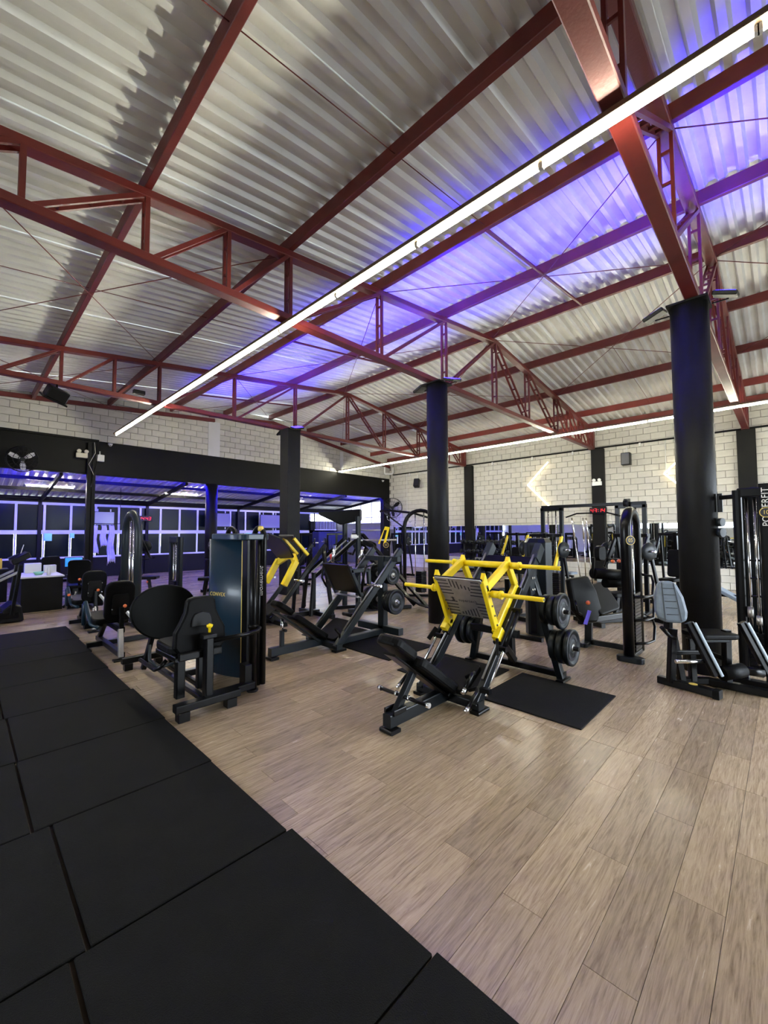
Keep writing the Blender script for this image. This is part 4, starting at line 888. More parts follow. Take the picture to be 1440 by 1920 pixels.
S(lf, 'pulley_arm', 'black_steel', (-0.18, -0.72, 2.30), (0.1, -0.72, 2.32), 0.06, 0.10); Cy(lf, 'pulley', 'black_plastic', (-0.14, -0.76, 2.26), (-0.14, -0.68, 2.26), 0.07, 18)
# grey cabinet tower with chamfered top
gc = thing('weight_cabinet', 'slate grey weight cabinet with chamfered top behind the leg press', 'gym machine', (6.62, 2.93, 0))
S(gc, 'base', 'black_steel', (-0.4, -0.22, 0.03), (-0.4, 0.4, 0.03), 0.08, 0.06)
def chamfer_box(cx, cy, w, d, z0, z1, ch, top):
    prof = lambda k, c: [(cx-w/2*k+c, cy-d/2*k), (cx+w/2*k-c, cy-d/2*k), (cx+w/2*k, cy-d/2*k+c), (cx+w/2*k, cy+d/2*k-c), (cx+w/2*k-c, cy+d/2*k), (cx-w/2*k+c, cy+d/2*k), (cx-w/2*k, cy+d/2*k-c), (cx-w/2*k, cy-d/2*k+c)]
    m = MB(); vs = [(x, y, z0) for x, y in prof(1, ch)]+[(x, y, z1-top) for x, y in prof(1, ch)]+[(x, y, z1) for x, y in prof(0.78, ch*.8)]
    fs = [(i, (i+1) % 8, 8+(i+1) % 8, 8+i) for i in range(8)]+[(8+i, 8+(i+1) % 8, 16+(i+1) % 8, 16+i) for i in range(8)]+[tuple(range(7, -1, -1)), tuple(range(16, 24))]
    return m.add(vs, fs)
chamfer_box(0, 0, 0.42, 0.36, 0.03, 1.57, 0.09, 0.07).build('shroud', 'slate_steel', gc, bevel=0.008)
Bx(gc, 'front_channel', 'black_steel', (-0.212, 0.0, 0.76), (0.012, 0.10, 1.4)); 
# ---------------------------------------------------------------- numbered tower 10 at the picture edge
t10 = thing('weight_tower', 'glossy black weight tower lettered POWERFIT with number 10', 'gym machine', (6.345, 0.272, 0))
S(t10, 'side_column', 'black_steel', (-0.17, 0.12, 0.05), (-0.17, 0.12, 2.14), 0.085, 0.12, 0.03, up=(1, 0, 0))
S(t10, 'side_column', 'black_steel', (-0.17, -0.12, 0.05), (-0.17, -0.12, 2.20), 0.13, 0.095, 0.03, up=(1, 0, 0))
S(t10, 'rear_column', 'black_steel', (0.2, 0.10, 0.05), (0.2, 0.10, 2.1), 0.08, 0.10, up=(1, 0, 0))
for y in (0.045, -0.025): Cy(t10, 'guide_rod', 'chrome', (-0.15, y, 0.5), (-0.15, y, 2.05), 0.016, 16)
Bx(t10, 'head_plate', 'black_steel', (-0.16, 0.0, 2.11), (0.12, 0.24, 0.10), bevel=0.01); Bx(t10, 'back_panel', 'slate_steel', (0.0, 0.0, 1.15), (0.02, 0.16, 1.9)); S(t10, 'base', 'black_steel', (-0.25, -0.22, 0.03), (-0.25, 0.25, 0.03), 0.12, 0.05)
weight_stack(t10, (-0.14, 0), 10, 0.10, 0.14, 0.045, 0.10)
Cy(t10, 'pulley', 'worn_steel', (-0.21, 0.07, 0.78), (-0.21, 0.02, 0.78), 0.06, 18); Cy(t10, 'pulley', 'worn_steel', (-0.22, 0.0, 0.70), (-0.22, -0.05, 0.70), 0.05, 18)
for z in (1.35, 1.15, 0.95): Bx(t10, 'stack_rung', 'black_steel', (-0.15, 0.0, z), (0.03, 0.11, 0.02))
text('lettering', 'POWERFIT', 0.085, 'white_print', t10, (-0.2375, -0.118, 1.94), (0, 0, 1), (0, 1, 0), 0.0006, spacing=1.05)
disc_badge(t10, '10', (-0.2385, -0.118, 1.88), (0, -1, 0), UZ, 0.055)
S(t10, 'top_arm', 'black_steel', (-0.2, 0.12, 2.07), (-0.10, 0.28, 2.07), 0.04, 0.05); S(t10, 'arm_bracket', 'black_steel', (-0.10, 0.28, 2.12), (-0.10, 0.28, 1.90), 0.05, 0.04, up=(1, 0, 0)); Cy(t10, 'arm_pulley', 'grey_steel', (-0.11, 0.26, 1.78), (-0.09, 0.30, 1.78), 0.05, 16); Cy(t10, 'arm_pulley', 'grey_steel', (-0.11, 0.26, 1.66), (-0.09, 0.30, 1.66), 0.055, 16)
# ---------------------------------------------------------------- seated lever machine in front of the right column (frame: x picture right, y away)
RZ = math.atan2(-0.716, 0.698)
cm = thing('lever_machine', 'plate loaded lever machine with ribbed grey backrest before the right column', 'gym machine', (5.60, 0.62, 0), RZ)
S(cm, 'base_bar', 'black_steel', (-0.42, 0.22, 0.045), (-0.14, -0.20, 0.045), 0.09, 0.075); Bx(cm, 'bar_end', 'rubber_smooth', (-0.13, -0.225, 0.045), (0.10, 0.06, 0.085), (0, 0, 0.58)); MB().cyl((-0.24, -0.05, 0.083), (-0.24, -0.05, 0.085), 0.038, 20).build('round_sticker', 'gold_print', cm)
S(cm, 'base_bar', 'black_steel', (-0.25, 0.16, 0.05), (0.10, 0.14, 0.05), 0.07, 0.065); S(cm, 'base_bar', 'black_steel', (0.06, 0.15, 0.045), (0.42, -0.22, 0.045), 0.08, 0.075)
S(cm, 'left_upright', 'black_steel', (-0.37, 0.10, 0.05), (-0.33, 0.10, 0.62), 0.07, 0.07, up=(1, 0, 0)); S(cm, 'right_upright', 'black_steel', (0.19, 0.04, 0.05), (0.20, 0.04, 0.62), 0.07, 0.07, up=(1, 0, 0)); S(cm, 'rear_post', 'black_steel', (-0.22, 0.14, 0.05), (-0.30, 0.16, 0.60), 0.06, 0.07, up=(1, 0, 0)); S(cm, 'rear_post', 'black_steel', (-0.10, 0.14, 0.05), (-0.10, 0.16, 0.50), 0.06, 0.07, up=(1, 0, 0))
S(cm, 'cross_tube', 'black_steel', (-0.35, 0.12, 0.36), (0.05, 0.12, 0.36), 0.05, 0.05); S(cm, 'cross_tube', 'black_steel', (0.05, 0.12, 0.36), (0.20, 0.06, 0.30), 0.05, 0.05)
for x0, x1 in ((-0.27, -0.07), (0.28, 0.48)):
    lv = S(cm, 'lever', 'black_steel', (x0, -0.06, 0.72), (x1, -0.14, 0.20), 0.075, 0.05, up=(0, 1, 0)); S(lv, 'lever_edge', 'sheen_steel', (x0+0.035, -0.10, 0.725), (x1+0.035, -0.18, 0.205), 0.03, 0.02, up=(0, 1, 0))  # pale edge strip carries reflected daylight in its colour
Cy(cm, 'load_peg', 'chrome', (-0.15, -0.10, 0.33), (-0.45, -0.10, 0.33), 0.02); Cy(cm, 'load_peg', 'chrome', (0.40, -0.12, 0.31), (0.68, -0.12, 0.31), 0.02); Cy(cm, 'pivot', 'chrome', (-0.10, -0.10, 0.24), (0.10, -0.06, 0.21), 0.018); Cy(cm, 'pivot', 'black_steel', (0.26, -0.10, 0.24), (0.42, -0.13, 0.22), 0.045)
Cy(cm, 'foam_roller', 'upholstery', (0.02, -0.10, 0.205), (0.26, -0.08, 0.235), 0.072, 20)
bp_ = MB().prism([(-0.05, 0.23), (0.05, 0.23), (0.09, 0.19), (0.135, 0.06), (0.15, -0.10), (0.13, -0.19), (0.06, -0.22), (-0.06, -0.22), (-0.13, -0.19), (-0.15, -0.10), (-0.135, 0.06), (-0.09, 0.19)], (-0.33, 0.14, 0.90), V((0.93, -0.33, 0)).normalized(), V((-0.05, 0.12, 1)).normalized(), 0.10).build('backrest', 'grey_leather', cm, bevel=0.03, seg=2)
ba = V((0.93, -0.33, 0)).normalized(); bb_ = V((-0.05, 0.12, 1)).normalized(); bn = -(ba.cross(bb_)).normalized(); bn = bn if bn.y < 0 else -bn
for z in (0.15, 0.08, 0.01, -0.06, -0.13): c = V((-0.33, 0.14, 0.90))+bb_*z+bn*0.0525; MB().beam(c-ba*0.055, c+ba*0.055, 0.006, 0.006).build('seam', 'seam', bp_)
for s in (-1, 1): c = V((-0.33, 0.14, 0.90))+bn*0.0525; MB().beam(c+ba*s*0.055+bb_*0.21, c+ba*s*0.075-bb_*0.20, 0.006, 0.006).build('seam', 'seam', bp_)
Pd(cm, 'seat_pad', 'upholstery', (0.02, 0.04, 0.575), UX, UY, 0.44, 0.32, 0.055, 0.07, 0.018); S(cm, 'seat_rail', 'grey_steel', (-0.14, -0.02, 0.53), (0.16, -0.02, 0.53), 0.05, 0.05); S(cm, 'back_bracket', 'black_steel', (-0.34, 0.16, 0.60), (-0.33, 0.16, 0.80), 0.09, 0.05, up=(1, 0, 0))
Tu(cm, 'side_handle', 'black_steel', [(-0.32, 0.08, 0.52), (-0.42, 0.02, 0.56), (-0.52, 0.0, 0.66)], 0.02)
# ---------------------------------------------------------------- hack squat tower behind the dark leg press
hk = thing('hack_squat_machine', 'black hack squat with hooded top and yellow bracket behind the grey press', 'gym machine', (6.3, 6.6, 0))
for s in (-1, 1):
    S(hk, 'sled_rail', 'black_steel', (0.62, -0.95+s*0.02-0.15+0.3*(s > 0), 0.10), (-0.10, 0.10+0.3*(s > 0), 1.62), 0.05, 0.09, up=(1, 0, 0))
    S(hk, 'upright', 'slate_steel', (-0.30, 0.25+s*0.22, 0.04), (-0.30, 0.25+s*0.22, 2.02), 0.08, 0.09, up=(1, 0, 0)); S(hk, 'foot', 'black_steel', (-0.6, 0.25+s*0.25, 0.04), (0.7, 0.25+s*0.25-0.6, 0.04), 0.08, 0.07)
    S(hk, 'diagonal', 'black_steel', (-0.30, 0.25+s*0.22, 1.55), (-0.95, 0.9+s*0.18, 0.70), 0.05, 0.07); S(hk, 'diagonal', 'worn_steel', (-0.32, 0.30+s*0.1, 1.50), (-0.85, 0.85+s*0.1, 0.80), 0.03, 0.03)
    S(hk, 'front_post', 'black_steel', (-0.95, 0.9+s*0.18, 0.04), (-0.95, 0.9+s*0.18, 0.75), 0.06, 0.06, up=(1, 0, 0))
MB().prism([(-0.62, 0.0), (-0.62, 0.07), (0.30, 0.12), (0.30, -0.12), (-0.15, -0.22)], (-0.32, 0.35, 2.06), V((-0.55, 0.6, 0)).normalized()*-1, UZ, 0.34).build('hood', 'black_steel', hk, bevel=0.015)
MB().prism([(0, 0), (0.045, 0), (0.14, 0.30), (0.20, 0.30), (0.12, 0.0), (0.17, 0.0), (0.26, 0.36), (0.16, 0.38)], (0.02, -0.25, 1.42), V((0.7, -0.7, 0)).normalized(), UZ, 0.07).build('yellow_bracket', 'yellow_paint', hk, bevel=0.004)
disc_badge(hk, '11', (0.10, -0.42, 1.40), V((0.7, -0.7, 0)), UZ, 0.06)
Pd(hk, 'back_pad', 'upholstery', (0.0, -0.15, 1.05), V((-0.35, 0.55, 0.75)).normalized(), V((0.8, 0.55, 0)).normalized(), 0.62, 0.34, 0.08, 0.06, 0.018)
for s in (-1, 1): Pd(hk, 'shoulder_pad', 'upholstery', (0.0+s*0.12, -0.02+s*0.08, 1.42), V((0.5, -0.6, -0.3)).normalized(), UZ, 0.26, 0.11, 0.10, 0.04, 0.018)
S(hk, 'top_cross', 'black_steel', (-0.1, 0.10, 1.62), (-0.1, 0.42, 1.62), 0.06, 0.07); Cy(hk, 'cross_handle', 'worn_steel', (-0.25, 0.0, 1.50), (0.55, -0.30, 1.50), 0.02); Cy(hk, 'cross_handle', 'worn_steel', (-0.35, 0.15, 1.72), (0.2, -0.15, 1.72), 0.018)
Cy(hk, 'spring_drum', 'white_plastic', (-0.42, 0.12, 1.58), (-0.30, 0.02, 1.58), 0.05, 16); Bx(hk, 'foot_deck', 'black_steel', (0.55, -0.95, 0.18), (0.5, 0.5, 0.03), (0.3, 0.3, 0))
# arched cable machine with hooks near the wall fan
ac = thing('cable_arch', 'black arched cable machine with hooked arm near the wall fan', 'gym machine', (8.4, 6.85, 0))
Tu(ac, 'arch_frame', 'black_steel', [(-0.30, 0.30, 0.05), (-0.30, 0.30, 1.82)]+arc((0.0, 0.0, 1.82), 0.42, 180, 0, V((0.707, -0.707, 0)), UZ, 12)[1:-1]+[(0.30, -0.30, 1.82), (0.30, -0.30, 0.05)], 0.05, 14)
for f in (-0.10, 0.06): Cy(ac, 'guide_rod', 'chrome', (f, -f, 0.1), (f, -f, 2.2), 0.014)
weight_stack(ac, (0, 0), 12, 0.2, 0.2, 0.045); S(ac, 'base', 'black_steel', (-0.42, 0.42, 0.04), (0.42, -0.42, 0.04), 0.12, 0.06)
Tu(ac, 'hook_arm', 'black_steel', [(0.25, -0.2, 2.02), (-0.1, 0.2, 2.18), (-0.55, 0.75, 2.26), (-0.66, 0.86, 2.22)], 0.03); S(ac, 'arm_brace', 'black_steel', (-0.30, 0.30, 1.78), (-0.58, 0.75, 2.18), 0.03, 0.04)
for k, f in enumerate((0.25, 0.55, 0.95)):
    p = V((-0.66, 0.86, 2.20)).lerp(V((0.0, 0.1, 2.12)), f*0.8); Tu(ac, 'hook', 'chrome', [p, p-V((0, 0, 0.16)), p+V((0.03, -0.03, -0.21)), p+V((0.06, -0.06, -0.17))], 0.008, 6)
# ---------------------------------------------------------------- other machines seen between and behind
G2 = 'dark machines in the back of the hall'
for lab, loc, rz, yel in (('dark press machine left of the lettered tower', (3.0, 12.2, 0), -0.6, False), ('dark press machine with upright seat right of the lettered tower', (4.9, 10.3, 0), 2.7, False), ('dark press machine behind the blue tower', (5.2, 11.8, 0), -1.2, False),
        ('violet lit press machine under the beam near the square column', (8.2, 12.0, 0), -2.2, False), ('dark press machine beside the blue cabinet', (10.2, 12.6, 0), -2.0, False), ('black press machine behind the hack squat', (8.9, 9.4, 0), 2.4, False),
        ('black press machine with yellow arms in front of the mirror', (11.6, 5.6, 0), 2.9, True), ('black press machine near the mirror end by the fan', (11.9, 10.6, 0), 3.3, False), ('black press machine behind the numbered leg extension', (9.0, 2.0, 0), 2.6, False), ('black press machine beside the mirror behind the round column', (12.4, 1.9, 0), 2.9, False)):
    chest_press(lab, loc, rz, G2, yellow=yel)
def bench(label, loc, rz, inc=0.0):
    t = thing('weight_bench', label, 'bench', loc, rz, 'padded benches near the mirrors')
    Pd(t, 'bench_pad', 'grey_leather', (0, 0, 0.45), V((math.cos(inc), 0, math.sin(inc))), UY, 1.1, 0.30, 0.07, 0.06, 0.016); S(t, 'spine', 'black_steel', (-0.5, 0, 0.36), (0.5, 0, 0.36), 0.06, 0.06)
    for x in (-0.45, 0.45):
        S(t, 'leg', 'black_steel', (x, 0, 0.36), (x*1.15, 0, 0.04), 0.05, 0.06, up=(0, 1, 0)); S(t, 'foot', 'black_steel', (x*1.15, -0.28, 0.03), (x*1.15, 0.28, 0.03), 0.06, 0.05)
bench('flat grey bench behind the leg extension', (11.2, 3.3, 0), 0.3); bench('grey bench at the mirror left of the cable frame', (12.8, 5.0, 0), 1.2); bench('inclined grey bench behind the round column', (11.0, 1.0, 0), 1.4, 0.5); bench('grey bench by the mirror near the middle column', (12.6, 7.6, 0), 1.5)
# dumbbell rack along the mirror
def dumbbell(loc, label, group, L=0.30, R=0.07):
    t = thing('dumbbell', label, 'dumbbell', loc, 0, group)
    Cy(t, 'handle', 'chrome', (-L/2, 0, 0), (L/2, 0, 0), 0.015, 10)
    for s in (-1, 1): MB().lathe([(0, -0.05), (R*.85, -0.05), (R, -0.035), (R, 0.035), (R*.85, 0.05), (0, 0.05)], (s*L/2, 0, 0), (1, 0, 0), 12).build('head', 'plate_rubber', t)
for ri, (ry, lab) in enumerate(((6.9, 'dumbbell rack in front of the mirror left of the pilaster'), (9.0, 'dumbbell rack in front of the mirror near the middle column'))):
    r = thing('dumbbell_rack', lab, 'rack', (14.75, ry, 0))
    for y in (-0.85, 0.85):
        S(r, 'upright', 'black_steel', (0.15, y, 0.03), (0.25, y, 1.35), 0.06, 0.07, up=(0, 1, 0)); S(r, 'foot', 'black_steel', (-0.3, y, 0.03), (0.35, y, 0.03), 0.06, 0.05)
    for zi, z in enumerate((0.42, 0.80, 1.18)):
        S(r, 'shelf', 'black_steel', (0.05+0.05*zi, -0.9, z), (0.05+0.05*zi, 0.9, z), 0.28, 0.03)
        for k in range(9):
            dumbbell((14.75+0.05+0.05*zi, ry-0.8+k*0.2, z+0.015+0.072), 'black dumbbell, %s along the %s shelf of the %s rack' % (ORD[k], ('bottom', 'middle', 'top')[zi], ('nearer', 'farther')[ri]), 'dumbbells on the racks by the mirror')
# vertical barbell tree with chrome bars near the numbered machine
bt = thing('barbell_holder', 'upright holder with chrome barbells in front of the black pilaster', 'rack', (13.2, 4.3, 0))
S(bt, 'base', 'black_steel', (-0.3, 0, 0.05), (0.3, 0, 0.05), 0.5, 0.08)
for k, (x, y, tlt) in enumerate(((-0.2, 0.15, 0.10), (-0.05, -0.12, 0.06), (0.12, 0.12, 0.02))):
    b = thing('barbell', 'chrome barbell standing in the holder, %s' % ('leaning most', 'in the middle', 'most upright')[k], 'barbell', (13.2+x, 4.3+y, 0.09), group='barbells in the upright holder'); Cy(b, 'shaft', 'chrome', (0, 0, 0), (0, tlt*2, 1.75), 0.016); Cy(b, 'sleeve', 'chrome', (0, tlt*1.55, 1.36), (0, tlt*2.3, 2.0), 0.026)
# small kettle of yellow press behind the cabinet
chest_press('yellow armed press machine behind the grey cabinet', (8.6, 3.5, 0), 2.9, G2, yellow=True)
# ================================================================ WALL FITTINGS AND FURNITURE
# conduit and its drops on the block wall
cd_ = thing('wall_conduit', 'dark pipe conduit running along the top of the block wall', 'conduit', (XR-0.05, 0, 4.53))
Cy(cd_, 'pipe', 'black_paint', (0, -3, 0), (0, 14.2, 0.03), 0.028, 10)
for y in (0.0, 2.2, 3.3, 5.4, 6.9, 8.6, 11.2, 13.1): Bx(cd_, 'clip', 'white_plastic', (0.0, y, -0.05), (0.05, 0.06, 0.12), bevel=0.004)
for y, z in ((2.62, -1.0), (7.35, -1.15), (11.95, -1.1), (13.3, -2.2)): Cy(cd_, 'drop_pipe', 'white_plastic', (0.02, y, 0), (0.02, y, z), 0.012, 8)
# chevron lamps
def chevron(y, s, lab):
    t = thing('chevron_lamp', lab, 'wall lamp', (XR-0.09, y, 3.46), group='chevron lamps on the block wall')
    for sg, z in ((1, 0.80), (-1, -0.84)):
        MB().cyl((0, 0, 0.0), (0, -s*0.80, z), 0.024, 10).build('tube', 'neon_glow', t); MB().beam((0.035, 0, 0), (0.035, -s*0.80, z), 0.03, 0.05, up=(1, 0, 0)).build('channel', 'white_plastic', t)
chevron(7.08, 1, 'glowing arrow shaped lamp in the middle of the block wall'); chevron(2.66, 1, 'glowing arrow shaped lamp half hidden by the right column'); chevron(11.80, 1, 'glowing arrow shaped lamp half hidden by the middle column')
# loudspeakers
def speaker(loc, rz, tilt, lab):
    t = thing('loudspeaker', lab, 'loudspeaker', loc, rz, 'black loudspeakers on the block wall'); R = Euler((0, tilt, 0)).to_matrix()
    MB().box((0, 0, 0), (0.22, 0.26, 0.40), R).build('cabinet', 'black_plastic', t, bevel=0.015)
    MB().box(R @ V((-0.112, 0, 0)), (0.006, 0.22, 0.36), R).build('grille', 'label_black', t)
    S(t, 'bracket', 'white_plastic', (0.08, 0, 0.18), (0.14, 0, 0.42), 0.03, 0.03); S(t, 'wall_plate', 'white_plastic', (0.05, 0, 0.0), (0.265, 0, 0.0), 0.06, 0.10)
speaker((15.02, 3.65, 4.02), 0, 0.0, 'black loudspeaker upright on the wall beside the right column'); speaker((15.0, 12.45, 3.98), 0.35, 0.35, 'tilted black loudspeaker near the back corner')
# emergency lamps
def emergency(loc, rz, lab, m='white_plastic'):
    t = thing('emergency_lamp', lab, 'emergency light', loc, rz)
    Bx(t, 'box', m, (0, 0, 0), (0.08, 0.30, 0.14), bevel=0.012)
    for s in (-1, 1):
        MB().lathe([(0.03, 0.03), (0.05, 0.0), (0.055, -0.05), (0.045, -0.055), (0.0, -0.05)], (0, s*0.085, 0.12), (1, 0, 0.1), 16).build('lamp_head', m, t)
        Cy(t, 'neck', m, (0, s*0.085, 0.06), (0, s*0.085, 0.10), 0.014, 8)
emergency((15.08, 4.57, 3.30), 0, 'white twin head emergency lamp on the black pilaster'); emergency((2.38, 14.40, 3.90), math.pi/2, 'cream twin head emergency lamp on the black beam', 'cream_plastic')
bxx = thing('junction_box', 'small white box on the black beam beside the emergency lamp', 'box', (2.82, 14.42, 3.88)); Bx(bxx, 'cover', 'white_plastic', (0, 0, 0), (0.19, 0.07, 0.20), bevel=0.012); Cy(bxx, 'cable_gland', 'white_plastic', (-0.02, 0, 0.09), (-0.02, 0, 0.20), 0.016, 8)
for loc, lab in (((3.06, 14.44, 4.30), 'white dome camera on the beam near the LED row end'), ((14.75, 14.44, 4.22), 'white dome camera in the back corner')):
    t = thing('dome_camera', lab, 'camera', loc); MB().lathe([(0.06, 0.05), (0.06, 0.02), (0.045, 0.0), (0.03, -0.025), (0.0, -0.035)], (0, 0, 0), (0, 0, 1), 18).build('dome', 'white_plastic', t); Cy(t, 'mount', 'white_plastic', (0, 0, 0.03), (0, 0.06, 0.05), 0.03, 10); Cy(t, 'lens', 'label_black', (0, -0.03, -0.012), (0.0, -0.045, -0.016), 0.014, 10)
pv = thing('drain_pipe', 'white U shaped pipe in the back corner under the roof', 'pipe', (15.05, 14.33, 4.5)); Tu(pv, 'pipe', 'white_plastic', [(-0.2, 0.1, 0.45), (-0.2, 0.1, 0.15), (-0.17, 0.06, 0.10), (0.05, -0.15, 0.10), (0.10, -0.20, 0.15), (0.10, -0.20, 0.42)], 0.05, 12)
cabl = thing('hanging_cables', 'loose cables running down the slim post', 'cable', (2.62, 14.3, 3.2))
for k in range(3): Tu(cabl, 'cable', 'cream_plastic' if k == 0 else 'black_plastic', [(0.02+k*0.06, 0, 1.1), (0.05+k*0.03, 0, 0.8), (-0.10+k*0.09, 0, 0.45), (0.03, 0, 0.15), (-0.03, 0.02, -0.2)], 0.008, 6)
# digital clocks
SEG = {'1': 'bc', '4': 'fgbc', '3': 'abgcd'}
def digit_clock(loc, rz, lab, s='14:43'):
    t = thing('digital_clock', lab, 'clock', loc, rz)
    Bx(t, 'case', 'black_plastic', (0, 0, 0), (0.54, 0.05, 0.22), bevel=0.006)
    x = -0.19
    for ch in s:
        if ch == ':':
            for z in (-0.03, 0.03): Bx(t, 'dot', 'red_digit', (x-0.02, -0.028, z), (0.014, 0.004, 0.014), bevel=0)
            x += 0.03; continue
        w, h = 0.035, 0.06
        g = {'a': ((-w, h), (w, h)), 'b': ((w, h), (w, 0)), 'c': ((w, 0), (w, -h)), 'd': ((-w, -h), (w, -h)), 'e': ((-w, 0), (-w, -h)), 'f': ((-w, h), (-w, 0)), 'g': ((-w, 0), (w, 0))}
        m = MB()
        for sg in SEG[ch]:
            (a, b), (c, d) = g[sg]; m.beam((x+a+b*.12, -0.028, b), (x+c+d*.12, -0.028, d), 0.012, 0.004, up=(0, 1, 0)) if a == c else m.beam((x+a+b*.12, -0.028, b), (x+c+d*.12, -0.028, d), 0.004, 0.012)
        m.build('digit', 'red_digit', t); x += 0.11
    return t
digit_clock((5.28, 18.84, 2.26), 0, 'red digital clock reading 14:43 at the window wall'); 
rc = digit_clock((15.10, 4.56, 2.38), -math.pi/2, 'red digital clock on the black pilaster behind the lat bar', '43:14')
# screens
for x0, x1, z0, z1, lab in ((3.47, 4.12, 1.97, 2.48, 'violet tinted flat screen left of the arched tower'), (7.7, 8.7, 1.93, 2.56, 'violet tinted flat screen beside the round beam column'), (10.25, 11.35, 1.88, 2.55, 'violet tinted flat screen left of the square column')):
    t = thing('wall_screen', lab, 'television', ((x0+x1)/2, 18.45, (z0+z1)/2)); w, h = x1-x0, z1-z0
    Bx(t, 'case', 'black_plastic', (0, 0.03, 0), (w, 0.05, h), bevel=0.006); Bx(t, 'panel', 'tv_screen', (0, 0.002, 0.005), (w-0.03, 0.006, h-0.04), bevel=0)
    for s in (-1, 1): S(t, 'bracket', 'frame_white', (s*w*.32, 0.08, -h/2-0.1), (s*w*.32, 0.08, h/2+0.10), 0.04, 0.03, up=(0, 1, 0))
for x, z, w, h, lab in ((2.2, 1.53, 0.22, 0.27, 'green poster low in the window wall behind the desk'), (2.9, 1.58, 0.13, 0.18, 'small green poster in the window wall left of the slim post'), (9.9, 1.50, 0.3, 0.3, 'green poster in the window wall left of the square column')):
    tag(MB().bb(x-w/2, x+w/2, 18.93, 18.94, z-h/2, z+h/2).build('poster', 'poster_green'), lab, 'poster')
# clothes hanging
for k, (x, w, L) in enumerate(((3.10, 0.20, 1.0), (3.38, 0.16, 0.75), (3.60, 0.18, 1.35))):
    t = thing('hanging_garment', 'pale garment hanging by the window, %s of three' % ('leftmost', 'middle', 'rightmost')[k], 'clothing', (x, 16.5, 1.93), group='garments hanging near the window')
    m = MB(); n = 9; rows = 8; vs = []
    for j in range(rows+1):
        f = j/rows
        for i in range(n+1): u = i/n-0.5; vs.append((u*w*(0.8+0.5*f)+0.02*math.sin(j*1.1), 0.03*math.sin(i*2.2+j*0.5)*(0.4+f), -f*L*(1-0.12*abs(math.sin(i*1.7)))))
    m.add(vs, [(j*(n+1)+i, j*(n+1)+i+1, (j+1)*(n+1)+i+1, (j+1)*(n+1)+i) for j in range(rows) for i in range(n)], True); o = m.build('cloth', 'cloth_white', t); md = o.modifiers.new('th', 'SOLIDIFY'); md.thickness = 0.008
    Tu(t, 'hanger', 'chrome', [(-0.1, 0, -0.02), (0, 0, 0.05), (0.1, 0, -0.02)], 0.006, 6)
hr = thing('garment_rail', 'black rail carrying the hanging garments', 'rail', (3.35, 16.5, 1.99)); Cy(hr, 'bar', 'black_steel', (-0.5, 0, 0), (0.5, 0, 0), 0.012, 8)
for s in (-0.5, 0.5): Cy(hr, 'hanger_rod', 'black_steel', (s, 0, 0), (s, 0, za(16.5)+0.05-1.99), 0.008, 8)
# desk cluster
dk = thing('reception_desk', 'black reception desk with pale top beside the slim post', 'desk', (1.28, 11.53, 0))
Bx(dk, 'front_panel', 'black_paint', (0.0, 0.02, 0.36), (0.70, 0.03, 0.72)); Bx(dk, 'side_panel', 'black_paint', (0.335, 0.65, 0.36), (0.03, 1.25, 0.72)); Bx(dk, 'side_panel', 'black_paint', (-0.335, 0.65, 0.36), (0.03, 1.25, 0.72)); Bx(dk, 'desk_top', 'frame_white', (0, 0.65, 0.735), (0.74, 1.36, 0.03))
d2 = thing('side_cabinet', 'grey low cabinet to the right of the reception desk', 'cabinet', (2.15, 12.3, 0)); Bx(d2, 'body', 'slate_steel', (0, 0, 0.32), (0.62, 0.5, 0.64)); Bx(d2, 'cabinet_top', 'black_paint', (0, 0, 0.655), (0.66, 0.54, 0.03)); Bx(d2, 'door', 'slate_steel', (0, -0.258, 0.32), (0.56, 0.016, 0.56))
mo = thing('computer_monitor', 'computer monitor with bright blue screen behind the desk', 'monitor', (2.0, 12.42, 0.67)); Bx(mo, 'case', 'black_plastic', (-0.05, 0.02, 0.30), (0.36, 0.03, 0.24), bevel=0.006); Bx(mo, 'screen', 'monitor_screen', (-0.05, 0.003, 0.305), (0.335, 0.006, 0.205), bevel=0); S(mo, 'stand', 'black_plastic', (0, 0.04, 0.01), (0, 0.04, 0.2), 0.06, 0.02, up=(0, 1, 0)); Bx(mo, 'foot', 'black_plastic', (0, 0.04, 0.008), (0.22, 0.16, 0.016))
def office_chair(loc, rz, lab):
    t = thing('office_chair', lab, 'chair', loc, rz, 'black office chairs at the desk'); Pd(t, 'seat', 'upholstery', (0, 0, 0.48), UX, UY, 0.46, 0.46, 0.07, 0.08, 0.015); Pd(t, 'backrest', 'upholstery', (0, 0.24, 0.82), UX, V((0, 0.1, 1)).normalized(), 0.42, 0.52, 0.06, 0.08, 0.015); Cy(t, 'gas_post', 'black_steel', (0, 0, 0.08), (0, 0, 0.45), 0.03); S(t, 'back_stem', 'black_steel', (0, 0.18, 0.46), (0, 0.27, 0.66), 0.05, 0.02)
    for k in range(5): a = k*1.2566; S(t, 'base_arm', 'black_steel', (0, 0, 0.09), (0.28*math.cos(a), 0.28*math.sin(a), 0.06), 0.04, 0.03); MB().lathe([(0, -0.02), (0.03, -0.018), (0.03, 0.018), (0, 0.02)], (0.28*math.cos(a), 0.28*math.sin(a), 0.03), (math.sin(a), -math.cos(a), 0), 10).build('caster', 'black_plastic', t)
office_chair((1.95, 11.6, 0), 2.9, 'black office chair between the desk and the blue monitor'); office_chair((1.75, 13.3, 0), 0.4, 'black office chair behind the reception desk')
